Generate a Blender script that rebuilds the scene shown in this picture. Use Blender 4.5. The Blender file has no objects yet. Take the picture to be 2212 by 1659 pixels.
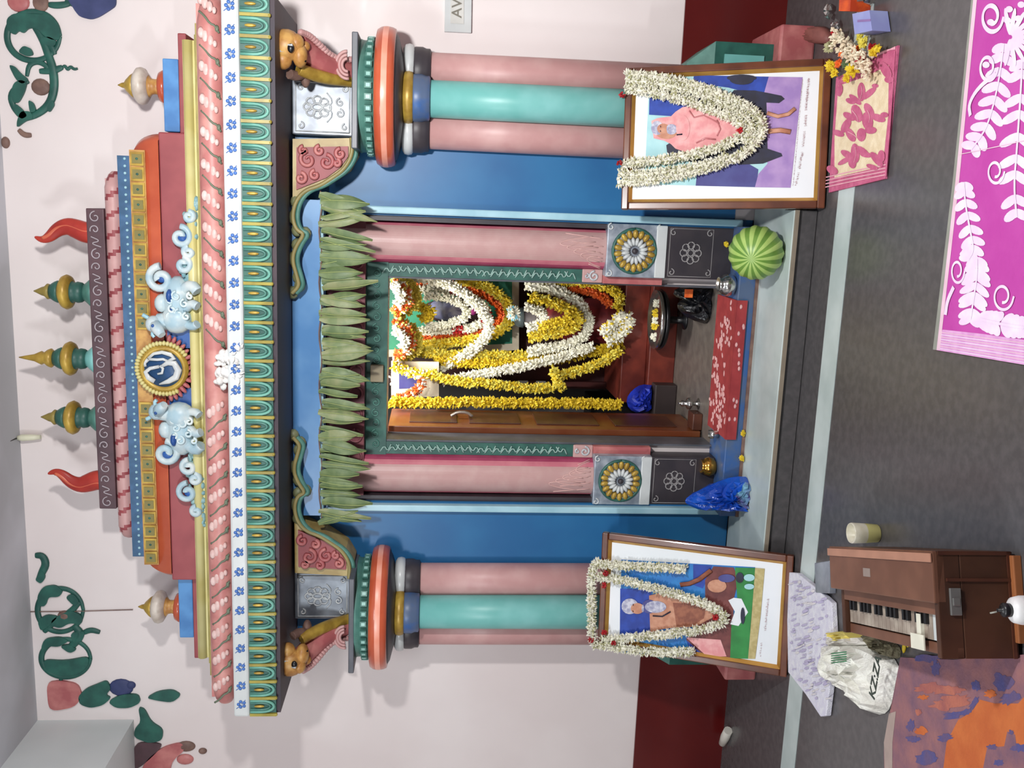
import bpy, math, random
from mathutils import Vector, Matrix
random.seed(7)
R = random.random
def U(a, b): return a + (b - a) * random.random()
# ------------------------------------------------------------ camera
PSI, TH, RO, FPX = 0.186, 0.086, 0.0225, 2000.0
CAM = Vector((0, 0, 1.55))
Fv = Vector((-math.sin(PSI) * math.cos(TH), math.cos(PSI) * math.cos(TH), -math.sin(TH)))
R0 = Vector((math.cos(PSI), math.sin(PSI), 0)); U0 = R0.cross(Fv)
Rv = math.cos(RO) * R0 + math.sin(RO) * U0
Uv = math.cos(RO) * U0 - math.sin(RO) * R0
cd = bpy.data.cameras.new('camera'); cam = bpy.data.objects.new('camera', cd)
bpy.context.scene.collection.objects.link(cam)
cd.sensor_fit = 'HORIZONTAL'; cd.sensor_width = 36; cd.lens = 36 * FPX / 2212
cd.clip_start = 0.05
m3 = Matrix((-Uv, Rv, -Fv)).transposed()          # phone held sideways: picture left is up
cam.matrix_world = Matrix.Translation(CAM) @ m3.to_4x4()
sc = bpy.context.scene; sc.camera = cam
# ------------------------------------------------------------ world, lamps, exposure
w = bpy.data.worlds.new('world'); sc.world = w; w.use_nodes = True
w.node_tree.nodes['Background'].inputs[0].default_value = (0.9, 0.95, 1, 1)
w.node_tree.nodes['Background'].inputs[1].default_value = 0.25
def lamp(name, loc, aim, energy, size, sy=None, color=(1, 1, 1), kind='AREA'):
    l = bpy.data.lights.new(name, kind); l.energy = energy; l.color = color
    if kind == 'AREA':
        l.shape = 'RECTANGLE' if sy else 'DISK'; l.size = size
        if sy: l.size_y = sy
    else: l.shadow_soft_size = size
    o = bpy.data.objects.new(name, l); sc.collection.objects.link(o); o.location = loc
    if aim: o.rotation_euler = (Vector(aim) - Vector(loc)).to_track_quat('-Z', 'Y').to_euler()
    return o
lamp('key_bulb', (0.50, 1.60, 2.20), (0.25, 4.3, 1.1), 69, 0.16, color=(1.0, 0.995, 0.985))
lamp('far_tube', (-2.5, 0.9, 2.35), (-1.6, 4.2, 0.9), 36, 0.5, 0.12, color=(0.93, 0.97, 1.0))
lamp('ceiling_fill', (-1.3, 0.6, 3.25), (-1.2, 3.6, 0.3), 26, 1.2, 0.25, color=(0.93, 0.97, 1.0))  # added fill light under the ceiling, out of view, lifts the overall brightness
lamp('sanctum_tube', (-0.70, 4.52, 2.15), (-0.75, 5.4, 0.7), 20, 0.7, 0.1, color=(1.0, 0.97, 0.9))
vs = sc.view_settings; vs.view_transform = 'Standard'; vs.look = 'None'; vs.gamma = 1; vs.use_curve_mapping = False
vs.exposure = 0.0
# ------------------------------------------------------------ points from the photograph at a given depth
def ray(x, y): return Fv + (829.5 - y) / FPX * Rv - (x - 1106) / FPX * Uv
def at(x, y, Y): d = ray(x, y); return CAM + d * (Y / d.y)
def atz(x, y, Z): d = ray(x, y); return CAM + d * ((Z - CAM.z) / d.z)
XC = -0.703
# ------------------------------------------------------------ materials
def lin(c): return tuple((v / 255 / 12.92) if v / 255 <= 0.04045 else ((v / 255 + 0.055) / 1.055) ** 2.4 for v in c)
MATS = {}
def mat(name, rgb, rough=0.55, metal=0.0, rgb2=None, scale=12, bump=0.0, coat=0.0, det=3, lo=0.4, hi=0.65, trans=0, alpha=1):
    if name in MATS: return MATS[name]
    m = bpy.data.materials.new(name); m.use_nodes = True; nt = m.node_tree; p = nt.nodes['Principled BSDF']
    c1 = lin(rgb); c2 = lin(rgb2) if rgb2 else tuple(v * 0.86 for v in c1)
    tc = nt.nodes.new('ShaderNodeTexCoord'); no = nt.nodes.new('ShaderNodeTexNoise')
    no.inputs['Scale'].default_value = scale; no.inputs['Detail'].default_value = det
    nt.links.new(tc.outputs['Object'], no.inputs['Vector'])
    cr = nt.nodes.new('ShaderNodeValToRGB'); cr.color_ramp.elements[0].position = lo; cr.color_ramp.elements[1].position = hi
    cr.color_ramp.elements[0].color = (*c2, 1); cr.color_ramp.elements[1].color = (*c1, 1)
    nt.links.new(no.outputs['Fac'], cr.inputs['Fac']); nt.links.new(cr.outputs['Color'], p.inputs['Base Color'])
    p.inputs['Roughness'].default_value = rough; p.inputs['Metallic'].default_value = metal
    p.inputs['Coat Weight'].default_value = coat; p.inputs['Coat Roughness'].default_value = 0.08
    p.inputs['Transmission Weight'].default_value = trans; p.inputs['Alpha'].default_value = alpha
    if bump:
        b = nt.nodes.new('ShaderNodeBump'); b.inputs['Strength'].default_value = bump; b.inputs['Distance'].default_value = 0.01
        n2 = nt.nodes.new('ShaderNodeTexNoise'); n2.inputs['Scale'].default_value = scale * 6
        nt.links.new(tc.outputs['Object'], n2.inputs['Vector']); nt.links.new(n2.outputs['Fac'], b.inputs['Height'])
        nt.links.new(b.outputs['Normal'], p.inputs['Normal'])
    MATS[name] = m; return m
WALL = mat('wall_paint', (233, 224, 222), 0.5, rgb2=(226, 215, 213), scale=1.6, bump=0.08)
DADO = mat('maroon_tile', (98, 26, 24), 0.22, rgb2=(86, 20, 20), scale=2)
CEIL = mat('ceiling_plaster', (206, 208, 214), 0.8, rgb2=(184, 186, 190), scale=2)
BEAMW = mat('beam_plaster', (222, 228, 228), 0.7, scale=2, rgb2=(212, 218, 218))
FLOOR = mat('dark_granite', (88, 85, 86), 0.25, rgb2=(78, 76, 77), scale=30, bump=0.0, det=6)
MARB = mat('white_marble', (196, 208, 206), 0.3, rgb2=(176, 190, 188), scale=5)
NOSE = mat('stone_nosing', (140, 128, 112), 0.4)
BLUE = mat('blue_enamel', (38, 108, 158), 0.42, rgb2=(32, 96, 148), scale=3)
BLUED = mat('deep_blue_paint', (52, 92, 150), 0.4, rgb2=(80, 98, 128), scale=14)
SKY = mat('pale_blue_paint', (104, 152, 200), 0.35, rgb2=(80, 132, 186), scale=5)
ICE = mat('ice_blue_edge', (172, 210, 222), 0.35, rgb2=(150, 192, 206), scale=6)
PINK = mat('pink_paint', (200, 158, 155), 0.45, rgb2=(190, 144, 142), scale=9)
PINKL = mat('light_pink_paint', (194, 158, 154), 0.42, rgb2=(188, 148, 145), scale=14)
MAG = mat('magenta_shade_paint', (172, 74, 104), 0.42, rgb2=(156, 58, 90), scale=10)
TEAL = mat('turquoise_paint', (130, 194, 190), 0.4, rgb2=(110, 180, 174), scale=6)
TEALD = mat('dark_teal_paint', (54, 104, 92), 0.45, rgb2=(40, 84, 76), scale=14)
TEALM = mat('mid_teal_paint', (84, 134, 122), 0.45, rgb2=(68, 116, 106), scale=18)
GREY = mat('grey_stone_paint', (92, 94, 102), 0.42, rgb2=(74, 78, 84), scale=10)
GREYD = mat('charcoal_paint', (62, 56, 60), 0.45, rgb2=(50, 46, 52), scale=9)
SILV = mat('silver_paint', (176, 184, 194), 0.42, metal=0.25, rgb2=(128, 138, 150), scale=16)
SILVL = mat('silver_line_paint', (200, 204, 206), 0.4, rgb2=(170, 174, 178), scale=30)
ORNG = mat('orange_enamel', (196, 94, 62), 0.28, rgb2=(184, 82, 54), scale=8, coat=0.3)
PEACH = mat('peach_band_paint', (244, 176, 156), 0.35, scale=8, rgb2=(238, 150, 124))
GOLD = mat('gold_paint', (196, 164, 72), 0.4, metal=0.2, rgb2=(160, 128, 52), scale=16)
OCHRE = mat('ochre_paint', (206, 160, 90), 0.45, rgb2=(170, 118, 60), scale=22)
CREAMY = mat('cream_yellow_paint', (218, 210, 152), 0.4, rgb2=(202, 190, 120), scale=5)
WHITE = mat('white_enamel', (206, 210, 209), 0.3, rgb2=(196, 200, 200), scale=8)
RED = mat('crimson_paint', (156, 74, 78), 0.5, rgb2=(140, 62, 68), scale=7)
REDF = mat('flame_red_paint', (190, 62, 46), 0.35, rgb2=(160, 44, 36), scale=10, coat=0.2)
ROSE = mat('dusty_rose_paint', (196, 124, 120), 0.45, rgb2=(170, 92, 94), scale=12)
COWC = mat('pale_blue_white_paint', (206, 216, 216), 0.42, rgb2=(164, 192, 204), scale=16)
INK = mat('cobalt_paint', (44, 92, 164), 0.4, rgb2=(32, 74, 140), scale=9)
PLUM = mat('dark_plum_paint', (92, 66, 72), 0.45, rgb2=(74, 54, 60), scale=9)
GREEN = mat('bottle_green_paint', (40, 98, 86), 0.5, rgb2=(28, 78, 70), scale=14)
BROWN = mat('brown_paint', (132, 104, 92), 0.6, rgb2=(108, 82, 74), scale=20)
PURP = mat('purple_blue_paint', (62, 70, 116), 0.6, rgb2=(48, 58, 100), scale=12)
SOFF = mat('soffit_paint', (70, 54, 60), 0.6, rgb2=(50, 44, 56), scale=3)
LEAF = mat('mango_leaf', (122, 138, 92), 0.5, rgb2=(96, 116, 76), scale=18)
LEAF2 = mat('dry_mango_leaf', (146, 150, 108), 0.5, rgb2=(116, 132, 88), scale=18)
RIB = mat('leaf_midrib', (164, 178, 112), 0.5)
WOODF = mat('frame_wood', (112, 60, 36), 0.3, rgb2=(84, 42, 26), scale=8, coat=0.3)
GILT = mat('gilt_slip', (206, 160, 84), 0.28, metal=0.6, rgb2=(186, 138, 66), scale=8)
PAPER = mat('mount_paper', (234, 238, 242), 0.6, rgb2=(226, 232, 236), scale=3)
JAS = mat('jasmine_white', (244, 242, 228), 0.6, rgb2=(226, 224, 204), scale=30)
JASG = mat('jasmine_green', (188, 186, 142), 0.6, scale=30)
YEL = mat('chrysanthemum_yellow', (232, 206, 50), 0.6, rgb2=(208, 176, 30), scale=40)
YELP = mat('pale_yellow_flower', (236, 226, 106), 0.6, rgb2=(206, 188, 62), scale=40)
ORF = mat('marigold_orange', (240, 124, 52), 0.6, rgb2=(222, 92, 34), scale=40)
REDR = mat('rose_red', (190, 24, 34), 0.55, rgb2=(150, 14, 24), scale=30)
SKIN = mat('print_skin', (204, 150, 122), 0.6, rgb2=(186, 126, 98), scale=40)
DSKIN = mat('print_skin_brown', (160, 98, 72), 0.6, rgb2=(132, 74, 56), scale=40)
ROBE = mat('print_pink_robe', (236, 176, 174), 0.6, rgb2=(222, 146, 148), scale=26)
PB = mat('print_blue', (34, 70, 170), 0.6, rgb2=(26, 56, 146), scale=20)
PBL = mat('print_bright_blue', (40, 132, 200), 0.6, rgb2=(30, 108, 186), scale=14)
PNAVY = mat('print_navy', (34, 36, 64), 0.6, rgb2=(26, 26, 44), scale=20)
PSLATE = mat('print_slate', (72, 76, 140), 0.6, rgb2=(62, 60, 126), scale=14)
PLIL = mat('print_lilac', (174, 144, 196), 0.6, rgb2=(152, 122, 184), scale=14)
PICE = mat('print_ice', (178, 220, 222), 0.6, rgb2=(160, 208, 214), scale=14)
PGRN = mat('print_green', (44, 140, 64), 0.6, rgb2=(34, 122, 54), scale=14)
PSAND = mat('print_sand', (196, 182, 128), 0.6, rgb2=(176, 160, 104), scale=50)
PGREY = mat('print_silver_hair', (206, 206, 218), 0.6, rgb2=(150, 150, 178), scale=60)
PMAR = mat('print_maroon', (122, 62, 58), 0.6, rgb2=(98, 44, 44), scale=20)
PTXT = mat('print_caption', (182, 150, 154), 0.4, coat=0.4)
STEEL = mat('steel', (210, 210, 206), 0.16, metal=0.95, rgb2=(190, 190, 188))
BRASS = mat('brass', (206, 158, 74), 0.2, metal=0.9, rgb2=(180, 130, 54))
BLK = mat('black_plastic', (22, 22, 26), 0.35)
DGREY = mat('sanctum_grey', (92, 90, 90), 0.6, rgb2=(80, 78, 80), scale=4)
SFLR = mat('sanctum_floor_stone', (112, 104, 98), 0.4, rgb2=(98, 90, 86), scale=20)
WOOD = mat('teak_door', (128, 76, 46), 0.35, rgb2=(118, 60, 32), scale=6)
WOODD = mat('dark_teak', (92, 52, 36), 0.4, rgb2=(70, 38, 28), scale=6)
REDW = mat('red_wood', (136, 58, 44), 0.4, rgb2=(104, 40, 32), scale=8)
# ------------------------------------------------------------ mesh builder
WM = {}
class MB:
    def __init__(s): s.v = []; s.f = []; s.k = []; s.sm = []
    def face(s, ids, k=0, sm=False): s.f.append(ids); s.k.append(k); s.sm.append(sm)
    def add(s, vs, fs, k=0, sm=False):
        b = len(s.v); s.v += [Vector(q) for q in vs]
        for f in fs: s.face([b + i for i in f], k, sm)
    def box(s, x0, x1, y0, y1, z0, z1, k=0, M=None):
        vs = [Vector((x, y, z)) for z in (z0, z1) for y in (y0, y1) for x in (x0, x1)]
        if M: vs = [M @ q for q in vs]
        s.add(vs, [(0, 2, 3, 1), (4, 5, 7, 6), (0, 1, 5, 4), (2, 6, 7, 3), (0, 4, 6, 2), (1, 3, 7, 5)], k)
    def lathe(s, prof, cx=0, cy=0, n=24, k=0, M=None, sm=True, ks=None):
        vs = []
        for r, z in prof:
            for i in range(n):
                a = 2 * math.pi * i / n; q = Vector((cx + r * math.cos(a), cy + r * math.sin(a), z)); vs.append(M @ q if M else q)
        b = len(s.v); s.v += vs
        for j in range(len(prof) - 1):
            kk = ks[j] if ks else k
            for i in range(n):
                i2 = (i + 1) % n; s.face([b + j * n + i, b + j * n + i2, b + (j + 1) * n + i2, b + (j + 1) * n + i], kk, sm)
        s.face([b + i for i in range(n)][::-1], ks[0] if ks else k); s.face([b + (len(prof) - 1) * n + i for i in range(n)], ks[-1] if ks else k)
    def tube(s, pts, r, n=8, k=0, flat=None, sm=True, ks=None, upv=None):
        pts = [Vector(p) for p in pts]; N = len(pts); b = len(s.v)
        rr = r if isinstance(r, (list, tuple)) else [r] * N
        up = Vector(upv) if upv else None
        for i, p in enumerate(pts):
            t = (pts[min(i + 1, N - 1)] - pts[max(i - 1, 0)]).normalized()
            if up is None:
                up = Vector((0, 1, 0)) if abs(t.y) < 0.8 else Vector((0, 0, 1))
            up = (up - t * up.dot(t)).normalized(); si = t.cross(up)
            for j in range(n):
                a = 2 * math.pi * j / n
                s.v.append(p + rr[i] * (math.cos(a) * si + (flat or 1) * math.sin(a) * up))
        for i in range(N - 1):
            for j in range(n):
                j2 = (j + 1) % n; s.face([b + i * n + j, b + i * n + j2, b + (i + 1) * n + j2, b + (i + 1) * n + j], ks[i % len(ks)] if ks else k, sm)
        s.face([b + j for j in range(n)][::-1], k); s.face([b + (N - 1) * n + j for j in range(n)], k)
    def prism(s, pts, d, k=0, kb=None):
        d = Vector(d); n = len(pts); b = len(s.v)
        s.v += [Vector(p) for p in pts] + [Vector(p) + d for p in pts]
        s.face(list(range(b, b + n)), k); s.face(list(range(b + n, b + 2 * n))[::-1], k)
        for i in range(n):
            j = (i + 1) % n; s.face([b + i, b + n + i, b + n + j, b + j], k if kb is None else kb)
    def ball(s, c, r, k=0, n=12, M=None, h=None):
        r = (r, r, r) if isinstance(r, (int, float)) else r
        h = h or max(4, n // 2 + 1); vs = []
        for j in range(h + 1):
            ph = math.pi * j / h
            for i in range(n):
                a = 2 * math.pi * i / n
                q = Vector((r[0] * math.sin(ph) * math.cos(a), r[1] * math.sin(ph) * math.sin(a), -r[2] * math.cos(ph)))
                if M: q = M @ q
                vs.append(q + Vector(c))
        b = len(s.v); s.v += vs
        for j in range(h):
            for i in range(n):
                i2 = (i + 1) % n; s.face([b + j * n + i, b + j * n + i2, b + (j + 1) * n + i2, b + (j + 1) * n + i], k, True)
    def bud(s, p, d, L, W, k=0):
        d = d.normalized(); a = d.orthogonal().normalized(); c = d.cross(a)
        b = len(s.v); q = p + d * L * 0.55
        s.v += [p, q + a * W, q + c * W, q - a * W, q - c * W, p + d * L]
        for i in range(4):
            j = (i + 1) % 4; s.face([b, b + 1 + j, b + 1 + i], k); s.face([b + 5, b + 1 + i, b + 1 + j], k)
    def garland(s, pts, r, n, L, W, ks=(0,), seg=None):
        """strand of many small petals round a path; seg=(k list) colours blocks along the path"""
        pts = [Vector(p) for p in pts]
        d = [0]
        for i in range(1, len(pts)): d.append(d[-1] + (pts[i] - pts[i - 1]).length)
        T = d[-1]
        s.tube(smooth(pts, 2), r * 0.62, 7, ks[0])
        for i in range(n):
            u = (i + R()) / n * T; j = 1
            while j < len(d) - 1 and d[j] < u: j += 1
            t = (u - d[j - 1]) / max(1e-6, d[j] - d[j - 1]); p = pts[j - 1].lerp(pts[j], t)
            tg = (pts[j] - pts[j - 1]).normalized(); a = tg.orthogonal().normalized(); c = tg.cross(a)
            g = U(0, 6.283); o = math.cos(g) * a + math.sin(g) * c
            k = seg[int(u / T * len(seg)) % len(seg)] if seg else random.choice(ks)
            s.bud(p + o * r * U(0.25, 0.6), o + tg * U(-0.9, 0.9), L * U(0.8, 1.2), W, k)
    def build(s, name, mats, parent=None, bevel=0, solid=0, subd=0, label=None):
        me = bpy.data.meshes.new(name)
        iw = WM[parent.name].inverted() if parent else Matrix.Identity(4)
        me.from_pydata([tuple(iw @ q) for q in s.v], [], s.f)
        if not isinstance(mats, (list, tuple)): mats = [mats]
        for q in mats: me.materials.append(q)
        me.polygons.foreach_set('material_index', s.k); me.polygons.foreach_set('use_smooth', s.sm); me.validate(); me.update()
        o = bpy.data.objects.new(name, me); sc.collection.objects.link(o)
        if parent: o.parent = parent; WM[o.name] = WM[parent.name]
        else: WM[o.name] = Matrix.Identity(4)
        if solid: q = o.modifiers.new('solid', 'SOLIDIFY'); q.thickness = solid; q.offset = 0
        if bevel: q = o.modifiers.new('bevel', 'BEVEL'); q.width = bevel; q.segments = 2; q.limit_method = 'ANGLE'
        if subd: q = o.modifiers.new('sub', 'SUBSURF'); q.levels = subd; q.render_levels = subd
        if label: o['label'] = label
        return o
def smooth(pts, it=2):
    pts = [Vector(p) for p in pts]
    for _ in range(it):
        out = [pts[0]]
        for a, b in zip(pts, pts[1:]): out += [a.lerp(b, 0.25), a.lerp(b, 0.75)]
        pts = out + [pts[-1]]
    return pts
def px(pl, Y, it=0):
    q = [at(x, y, Y) for x, y in pl]
    return smooth(q, it) if it else q
def ring(c, rx, rz, n=24, a0=0, a1=6.2832):
    return [Vector((c[0] + rx * math.cos(a0 + (a1 - a0) * i / n), c[1], c[2] + rz * math.sin(a0 + (a1 - a0) * i / n))) for i in range(n + 1)]
def spiral(c, r, turns=1.4, d=1, a0=0, n=26, sq=1.0):
    return [Vector((c[0] + r * (1 - 0.8 * i / n) * math.cos(a0 + d * turns * 6.283 * i / n), c[1], c[2] + sq * r * (1 - 0.8 * i / n) * math.sin(a0 + d * turns * 6.283 * i / n))) for i in range(n + 1)]
def thing(name, label, cat, loc=(0, 0, 0), group=None, M=None):
    o = bpy.data.objects.new(name, None); sc.collection.objects.link(o)
    mm = M if M else Matrix.Translation(loc)
    o.matrix_world = mm; WM[o.name] = mm.copy(); o.empty_display_size = 0.1
    o['label'] = label; o['category'] = cat
    if group: o['group'] = group
    return o
def tag(o, label, cat, group=None, kind=None):
    o['label'] = label; o['category'] = cat
    if group: o['group'] = group
    if kind: o['kind'] = kind
    return o
def struct(o): o['kind'] = 'structure'; return o
def recentre(o, loc):
    """move a single-mesh thing's origin to its base"""
    loc = Vector(loc); o.data.transform(Matrix.Translation(-loc)); o.location = loc; return o
def text_into(m, body, M, size, k=0, depth=0.0):
    cu = bpy.data.curves.new('t', 'FONT'); cu.body = body; cu.size = size; cu.align_x = 'CENTER'; cu.align_y = 'CENTER'; cu.extrude = depth; cu.offset = size * 0.01
    o = bpy.data.objects.new('t', cu); me = bpy.data.meshes.new_from_object(o)
    m.add([M @ v.co for v in me.vertices], [tuple(p.vertices) for p in me.polygons], k)
    bpy.data.objects.remove(o); bpy.data.meshes.remove(me); bpy.data.curves.remove(cu)
# ============================================================ THE ROOM
XL, XR, YB, YW, ZC = -3.7, 2.2, -1.6, 4.30, 3.43
OX0, OX1, OZ1 = XC - 0.385, XC + 0.385, 1.76            # sanctum opening in the wall
m = MB()
m.box(XL, OX0, YW, YW + .12, 0, ZC); m.box(OX1, XR, YW, YW + .12, 0, ZC); m.box(OX0, OX1, YW, YW + .12, OZ1, ZC); m.box(OX0, OX1, YW, YW + .12, 0, .186)
struct(m.build('wall_back', WALL))
m = MB(); m.box(XL - .1, XL, YB, YW + .1, 0, ZC); struct(m.build('wall_left', WALL))
m = MB(); m.box(XR, XR + .1, YB, YW + .1, 0, ZC); struct(m.build('wall_right', WALL))
m = MB(); m.box(XL, XR, YB - .1, YB, 0, ZC); struct(m.build('wall_front', WALL))
m = MB(); m.box(XL - .1, XR + .1, YB - .1, 7.0, -.1, 0); struct(m.build('floor', FLOOR))
m = MB(); m.box(XL - .1, XR + .1, YB - .1, YW + .1, ZC, ZC + .1); struct(m.build('ceiling', CEIL))
bx = at(289, 1554, YW).x
m = MB(); m.box(bx - .5, bx, YB, YW, 2.975, ZC, 0); o = struct(m.build('trim_1', BEAMW))
for i, (a, b) in enumerate(((XL, XC - 1.36), (XC + 1.36, XR))):
    m = MB(); m.box(a, b, YW - .012, YW, 0, .465)
    struct(m.build('trim_%d' % (2 + i), DADO))
m = MB(); m.box(XL, XR, 3.405, 3.54, 0, .0025); struct(m.build('trim_4', MARB))
# sanctum room behind
m = MB(); m.box(-1.9, .5, 6.1, 6.2, 0, 2.4); m.box(-1.95, -1.85, YW + .12, 6.2, 0, 2.4); m.box(.45, .55, YW + .12, 6.2, 0, 2.4)
struct(m.build('wall_sanctum', DGREY))
m = MB(); m.box(-1.9, .5, YW + .12, 6.2, 2.3, 2.4); struct(m.build('ceiling_sanctum', CEIL))
m = MB(); m.box(-1.85, .45, YW + .12, 6.1, 0, .19); m.box(OX0, OX1, YW, YW + .12, .186, .19); struct(m.build('floor_sanctum', SFLR))
# ============================================================ PLATFORM
PL, PR = XC - .87, .045
t = thing('marble_platform', 'low white marble step in front of the sanctum doorway', 'step', (XC, 3.95, 0))
m = MB(); m.box(PL, PR, 3.722, 3.83, .004, .088, 0); m.box(XC - .87, XC + .87, 3.83, 4.19, .004, .088, 0); m.build('riser', FLOOR, t)
m = MB(); m.prism([(PL, 3.712, .088), (PR, 3.712, .088), (PR, 3.82, .088), (XC + .87, 3.82, .088), (XC + .87, 4.19, .088), (XC - .87, 4.19, .088), (XC - .87, 3.82, .088), (PL, 3.82, .088)], (0, 0, .016), 0); m.build('top_slab', MARB, t, bevel=.003)
m = MB(); m.box(PL, PR, 3.704, 3.712, .084, .1, 0); m.build('nosing', NOSE, t)
t = thing('threshold_step', 'blue painted threshold step between the door posts', 'step', (XC, 4.1, .104))
m = MB(); m.box(XC - .67, XC + .67, 4.06, 4.30, .104, .192); m.build('block', BLUED, t, bevel=.004)
m = MB(); m.box(XC - .67, XC + .67, 4.052, 4.066, .104, .118); m.build('edge_strip', BROWN, t)
# ============================================================ FACADE AND DOOR SURROUND
t = thing('doorway_surround', 'carved blue and pink doorway surround of the shrine', 'doorway', (XC, 4.25, .104))
for s in (-1, 1):
    def bxs(m, a, b, *r, k=0):
        x0, x1 = sorted((XC + s * a, XC + s * b)); m.box(x0, x1, *r, k)
    m = MB(); bxs(m, .66, 1.30, 4.20, 4.30, .104, 2.165); m.build('blue_panel', BLUE, t)
    m = MB(); bxs(m, .668, .70, 4.165, 4.21, .16, 2.02); m.build('edge_moulding', ICE, t, bevel=.006)
    m = MB(); bxs(m, .637, .668, 4.215, 4.30, .19, 2.02); m.build('reveal', GREYD, t)
    # rounded pink post
    m = MB(); n = 20; x0 = .447; x1 = .637; z0, z1 = .775, 2.02
    prof = [(x0 + (x1 - x0) * i / n, 4.27 - .075 * math.sin(math.pi * i / n) ** .6) for i in range(n + 1)]
    for i in range(n):
        (a, ya), (b, yb) = prof[i], prof[i + 1]
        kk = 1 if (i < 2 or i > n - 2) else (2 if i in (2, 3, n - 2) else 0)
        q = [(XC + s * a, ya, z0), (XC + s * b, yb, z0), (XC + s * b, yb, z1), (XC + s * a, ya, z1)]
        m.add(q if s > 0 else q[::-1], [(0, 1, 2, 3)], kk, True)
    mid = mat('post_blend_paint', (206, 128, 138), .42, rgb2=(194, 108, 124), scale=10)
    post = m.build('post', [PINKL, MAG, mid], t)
    # incised feather fan at the foot of the post
    def psurf(xo, z): return Vector((XC + s * xo, 4.27 - .075 * math.sin(math.pi * min(1, max(0, (xo - .447) / .19))) ** .6 - .001, z))
    m = MB()
    for r in range(5):
        b0 = .462 + .024 * r; w0 = .042; h0 = .07 + .02 * r
        m.tube([psurf(b0 + w0 * (1 - math.cos(q / 12 * math.pi)) / 2 + .03 * math.sin(q / 12 * math.pi) * (2 - r) / 4, .79 + h0 * math.sin(q / 12 * math.pi) + .012 * r) for q in range(13)], .0024, 5)
        m.tube([psurf(.455 + .034 * r + .02 * q / 6, .79 + (.06 + .028 * r) * q / 6) for q in range(7)], .002, 5)
    m.build('feather_carving', mat('feather_line_paint', (222, 180, 174), .4), post)
    # lotus block
    bc = XC + s * .542
    m = MB(); m.box(bc - .12, bc + .12, 4.19, 4.30, .50, .775, 0); bxs(m, .66, .424, 4.185, 4.20, .50, .55, k=1)
    blk = m.build('lotus_block', [SILV, WHITE], t, bevel=.004)
    c = (bc, 4.188, .648)
    m = MB(); m.tube(ring(c, .098, .098, 30), .008, 6, 2)
    for q in range(18):
        a = q / 18 * 6.283; m.ball((c[0] + .078 * math.cos(a), 4.186, c[2] + .078 * math.sin(a)), (.023, .012, .0125), 0, 8, Matrix.Rotation(-a, 3, 'Y'))
    for q in range(16):
        a = q / 16 * 6.283 + .2; m.ball((c[0] + .043 * math.cos(a), 4.18, c[2] + .043 * math.sin(a)), (.021, .012, .009), 1, 8, Matrix.Rotation(-a, 3, 'Y'))
    m.ball((c[0], 4.177, c[2]), (.014, .012, .014), 3, 10)
    for (ax, az) in ((-1, -1), (1, -1), (-1, 1), (1, 1)):
        m.tube(spiral((c[0] + ax * .105, 4.188, c[2] + az * .112), .016, 1, ax), .0035, 5, 1)
    m.build('lotus_flower', [GOLD, WHITE, TEALD, GREYD], blk)
    m = MB(); m.box(bc - .118, bc + .118, 4.195, 4.30, .19, .50, 0); fb = m.build('flower_block', GREYD, t, bevel=.004)
    m = MB(); c = (bc, 4.193, .385)
    for q in range(8):
        a = q / 8 * 6.283; m.tube(ring((c[0] + .034 * math.cos(a), 4.193, c[2] + .034 * math.sin(a)), .016, .016, 10), .003, 5)
    m.tube(ring(c, .014, .014, 10), .003, 5)
    for (ax, az) in ((-1, -1), (1, -1), (-1, 1), (1, 1)): m.tube(spiral((c[0] + ax * .09, 4.193, c[2] + az * .085), .016, 1, ax), .003, 5)
    m.tube([(bc - .108, 4.194, .485), (bc + .108, 4.194, .485), (bc + .108, 4.194, .285), (bc - .108, 4.194, .285), (bc - .108, 4.194, .485)], .002, 5)
    m.build('flower_line_carving', mat('grey_line_paint', (150, 146, 146), .5), fb)
    # green carved strip beside the opening
    m = MB(); bxs(m, .388, .447, 4.265, 4.30, .86, 1.80); gs = m.build('green_strip', TEALD, t)
    m = MB(); z = .9
    while z < 1.76:
        xx = XC + s * .418; e = 1 if int(z * 50) % 2 else -1
        m.tube(smooth([(xx - e * .018, 4.262, z), (xx + e * .016, 4.259, z + .016), (xx - e * .012, 4.259, z + .032), (xx + e * .018, 4.262, z + .052)], 1), .0035, 5); z += .038
    m.build('wave_carving', mat('pale_green_paint', (150, 184, 174), .45), gs)
    m = MB(); bxs(m, .388, .45, 4.255, 4.30, .775, .87); sb = m.build('scroll_block', PINKL, t, bevel=.005)
    m = MB(); m.tube(spiral((XC + s * .418, 4.252, .815), .024, 1.3, s), .005, 6); m.tube(spiral((XC + s * .418, 4.252, .85), .012, 1, -s), .004, 6); m.build('scroll', SILVL, sb)
    m = MB(); bxs(m, .388, .425, 4.235, 4.30, .50, .775); m.build('inner_edge', ROSE, t)
    m = MB(); bxs(m, .379, .388, 4.27, 4.42, .19, 1.76); m.build('jamb', GREY, t)
m = MB(); m.box(XC - .45, XC + .45, 4.26, 4.30, 1.76, 1.86, 0); tl = m.build('green_transom', TEALD, t)
m = MB()
for i in range(17):
    m.tube(spiral((XC - .4 + i * .05, 4.258, 1.81), .02, 1.2, 1 if i % 2 else -1), .0035, 5)
m.build('scroll_carving', TEALM, tl)
m = MB(); m.box(XC - .637, XC + .637, 4.215, 4.30, 1.86, 2.03, 0)
for i in range(12): m.tube(ring((XC - .55 + i * .1, 4.212, 1.90), .03, .03, 14), .006, 5, 0)
m.build('pink_transom', mat('maroon_pink_paint', (150, 92, 98), .5, rgb2=(124, 70, 78), scale=9), t)
m = MB(); m.box(XC - .10, XC - .02, 4.235, 4.26, 1.775, 1.835); m.build('name_plate', mat('tan_plaque', (150, 138, 112), .5), t, bevel=.004)
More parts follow.
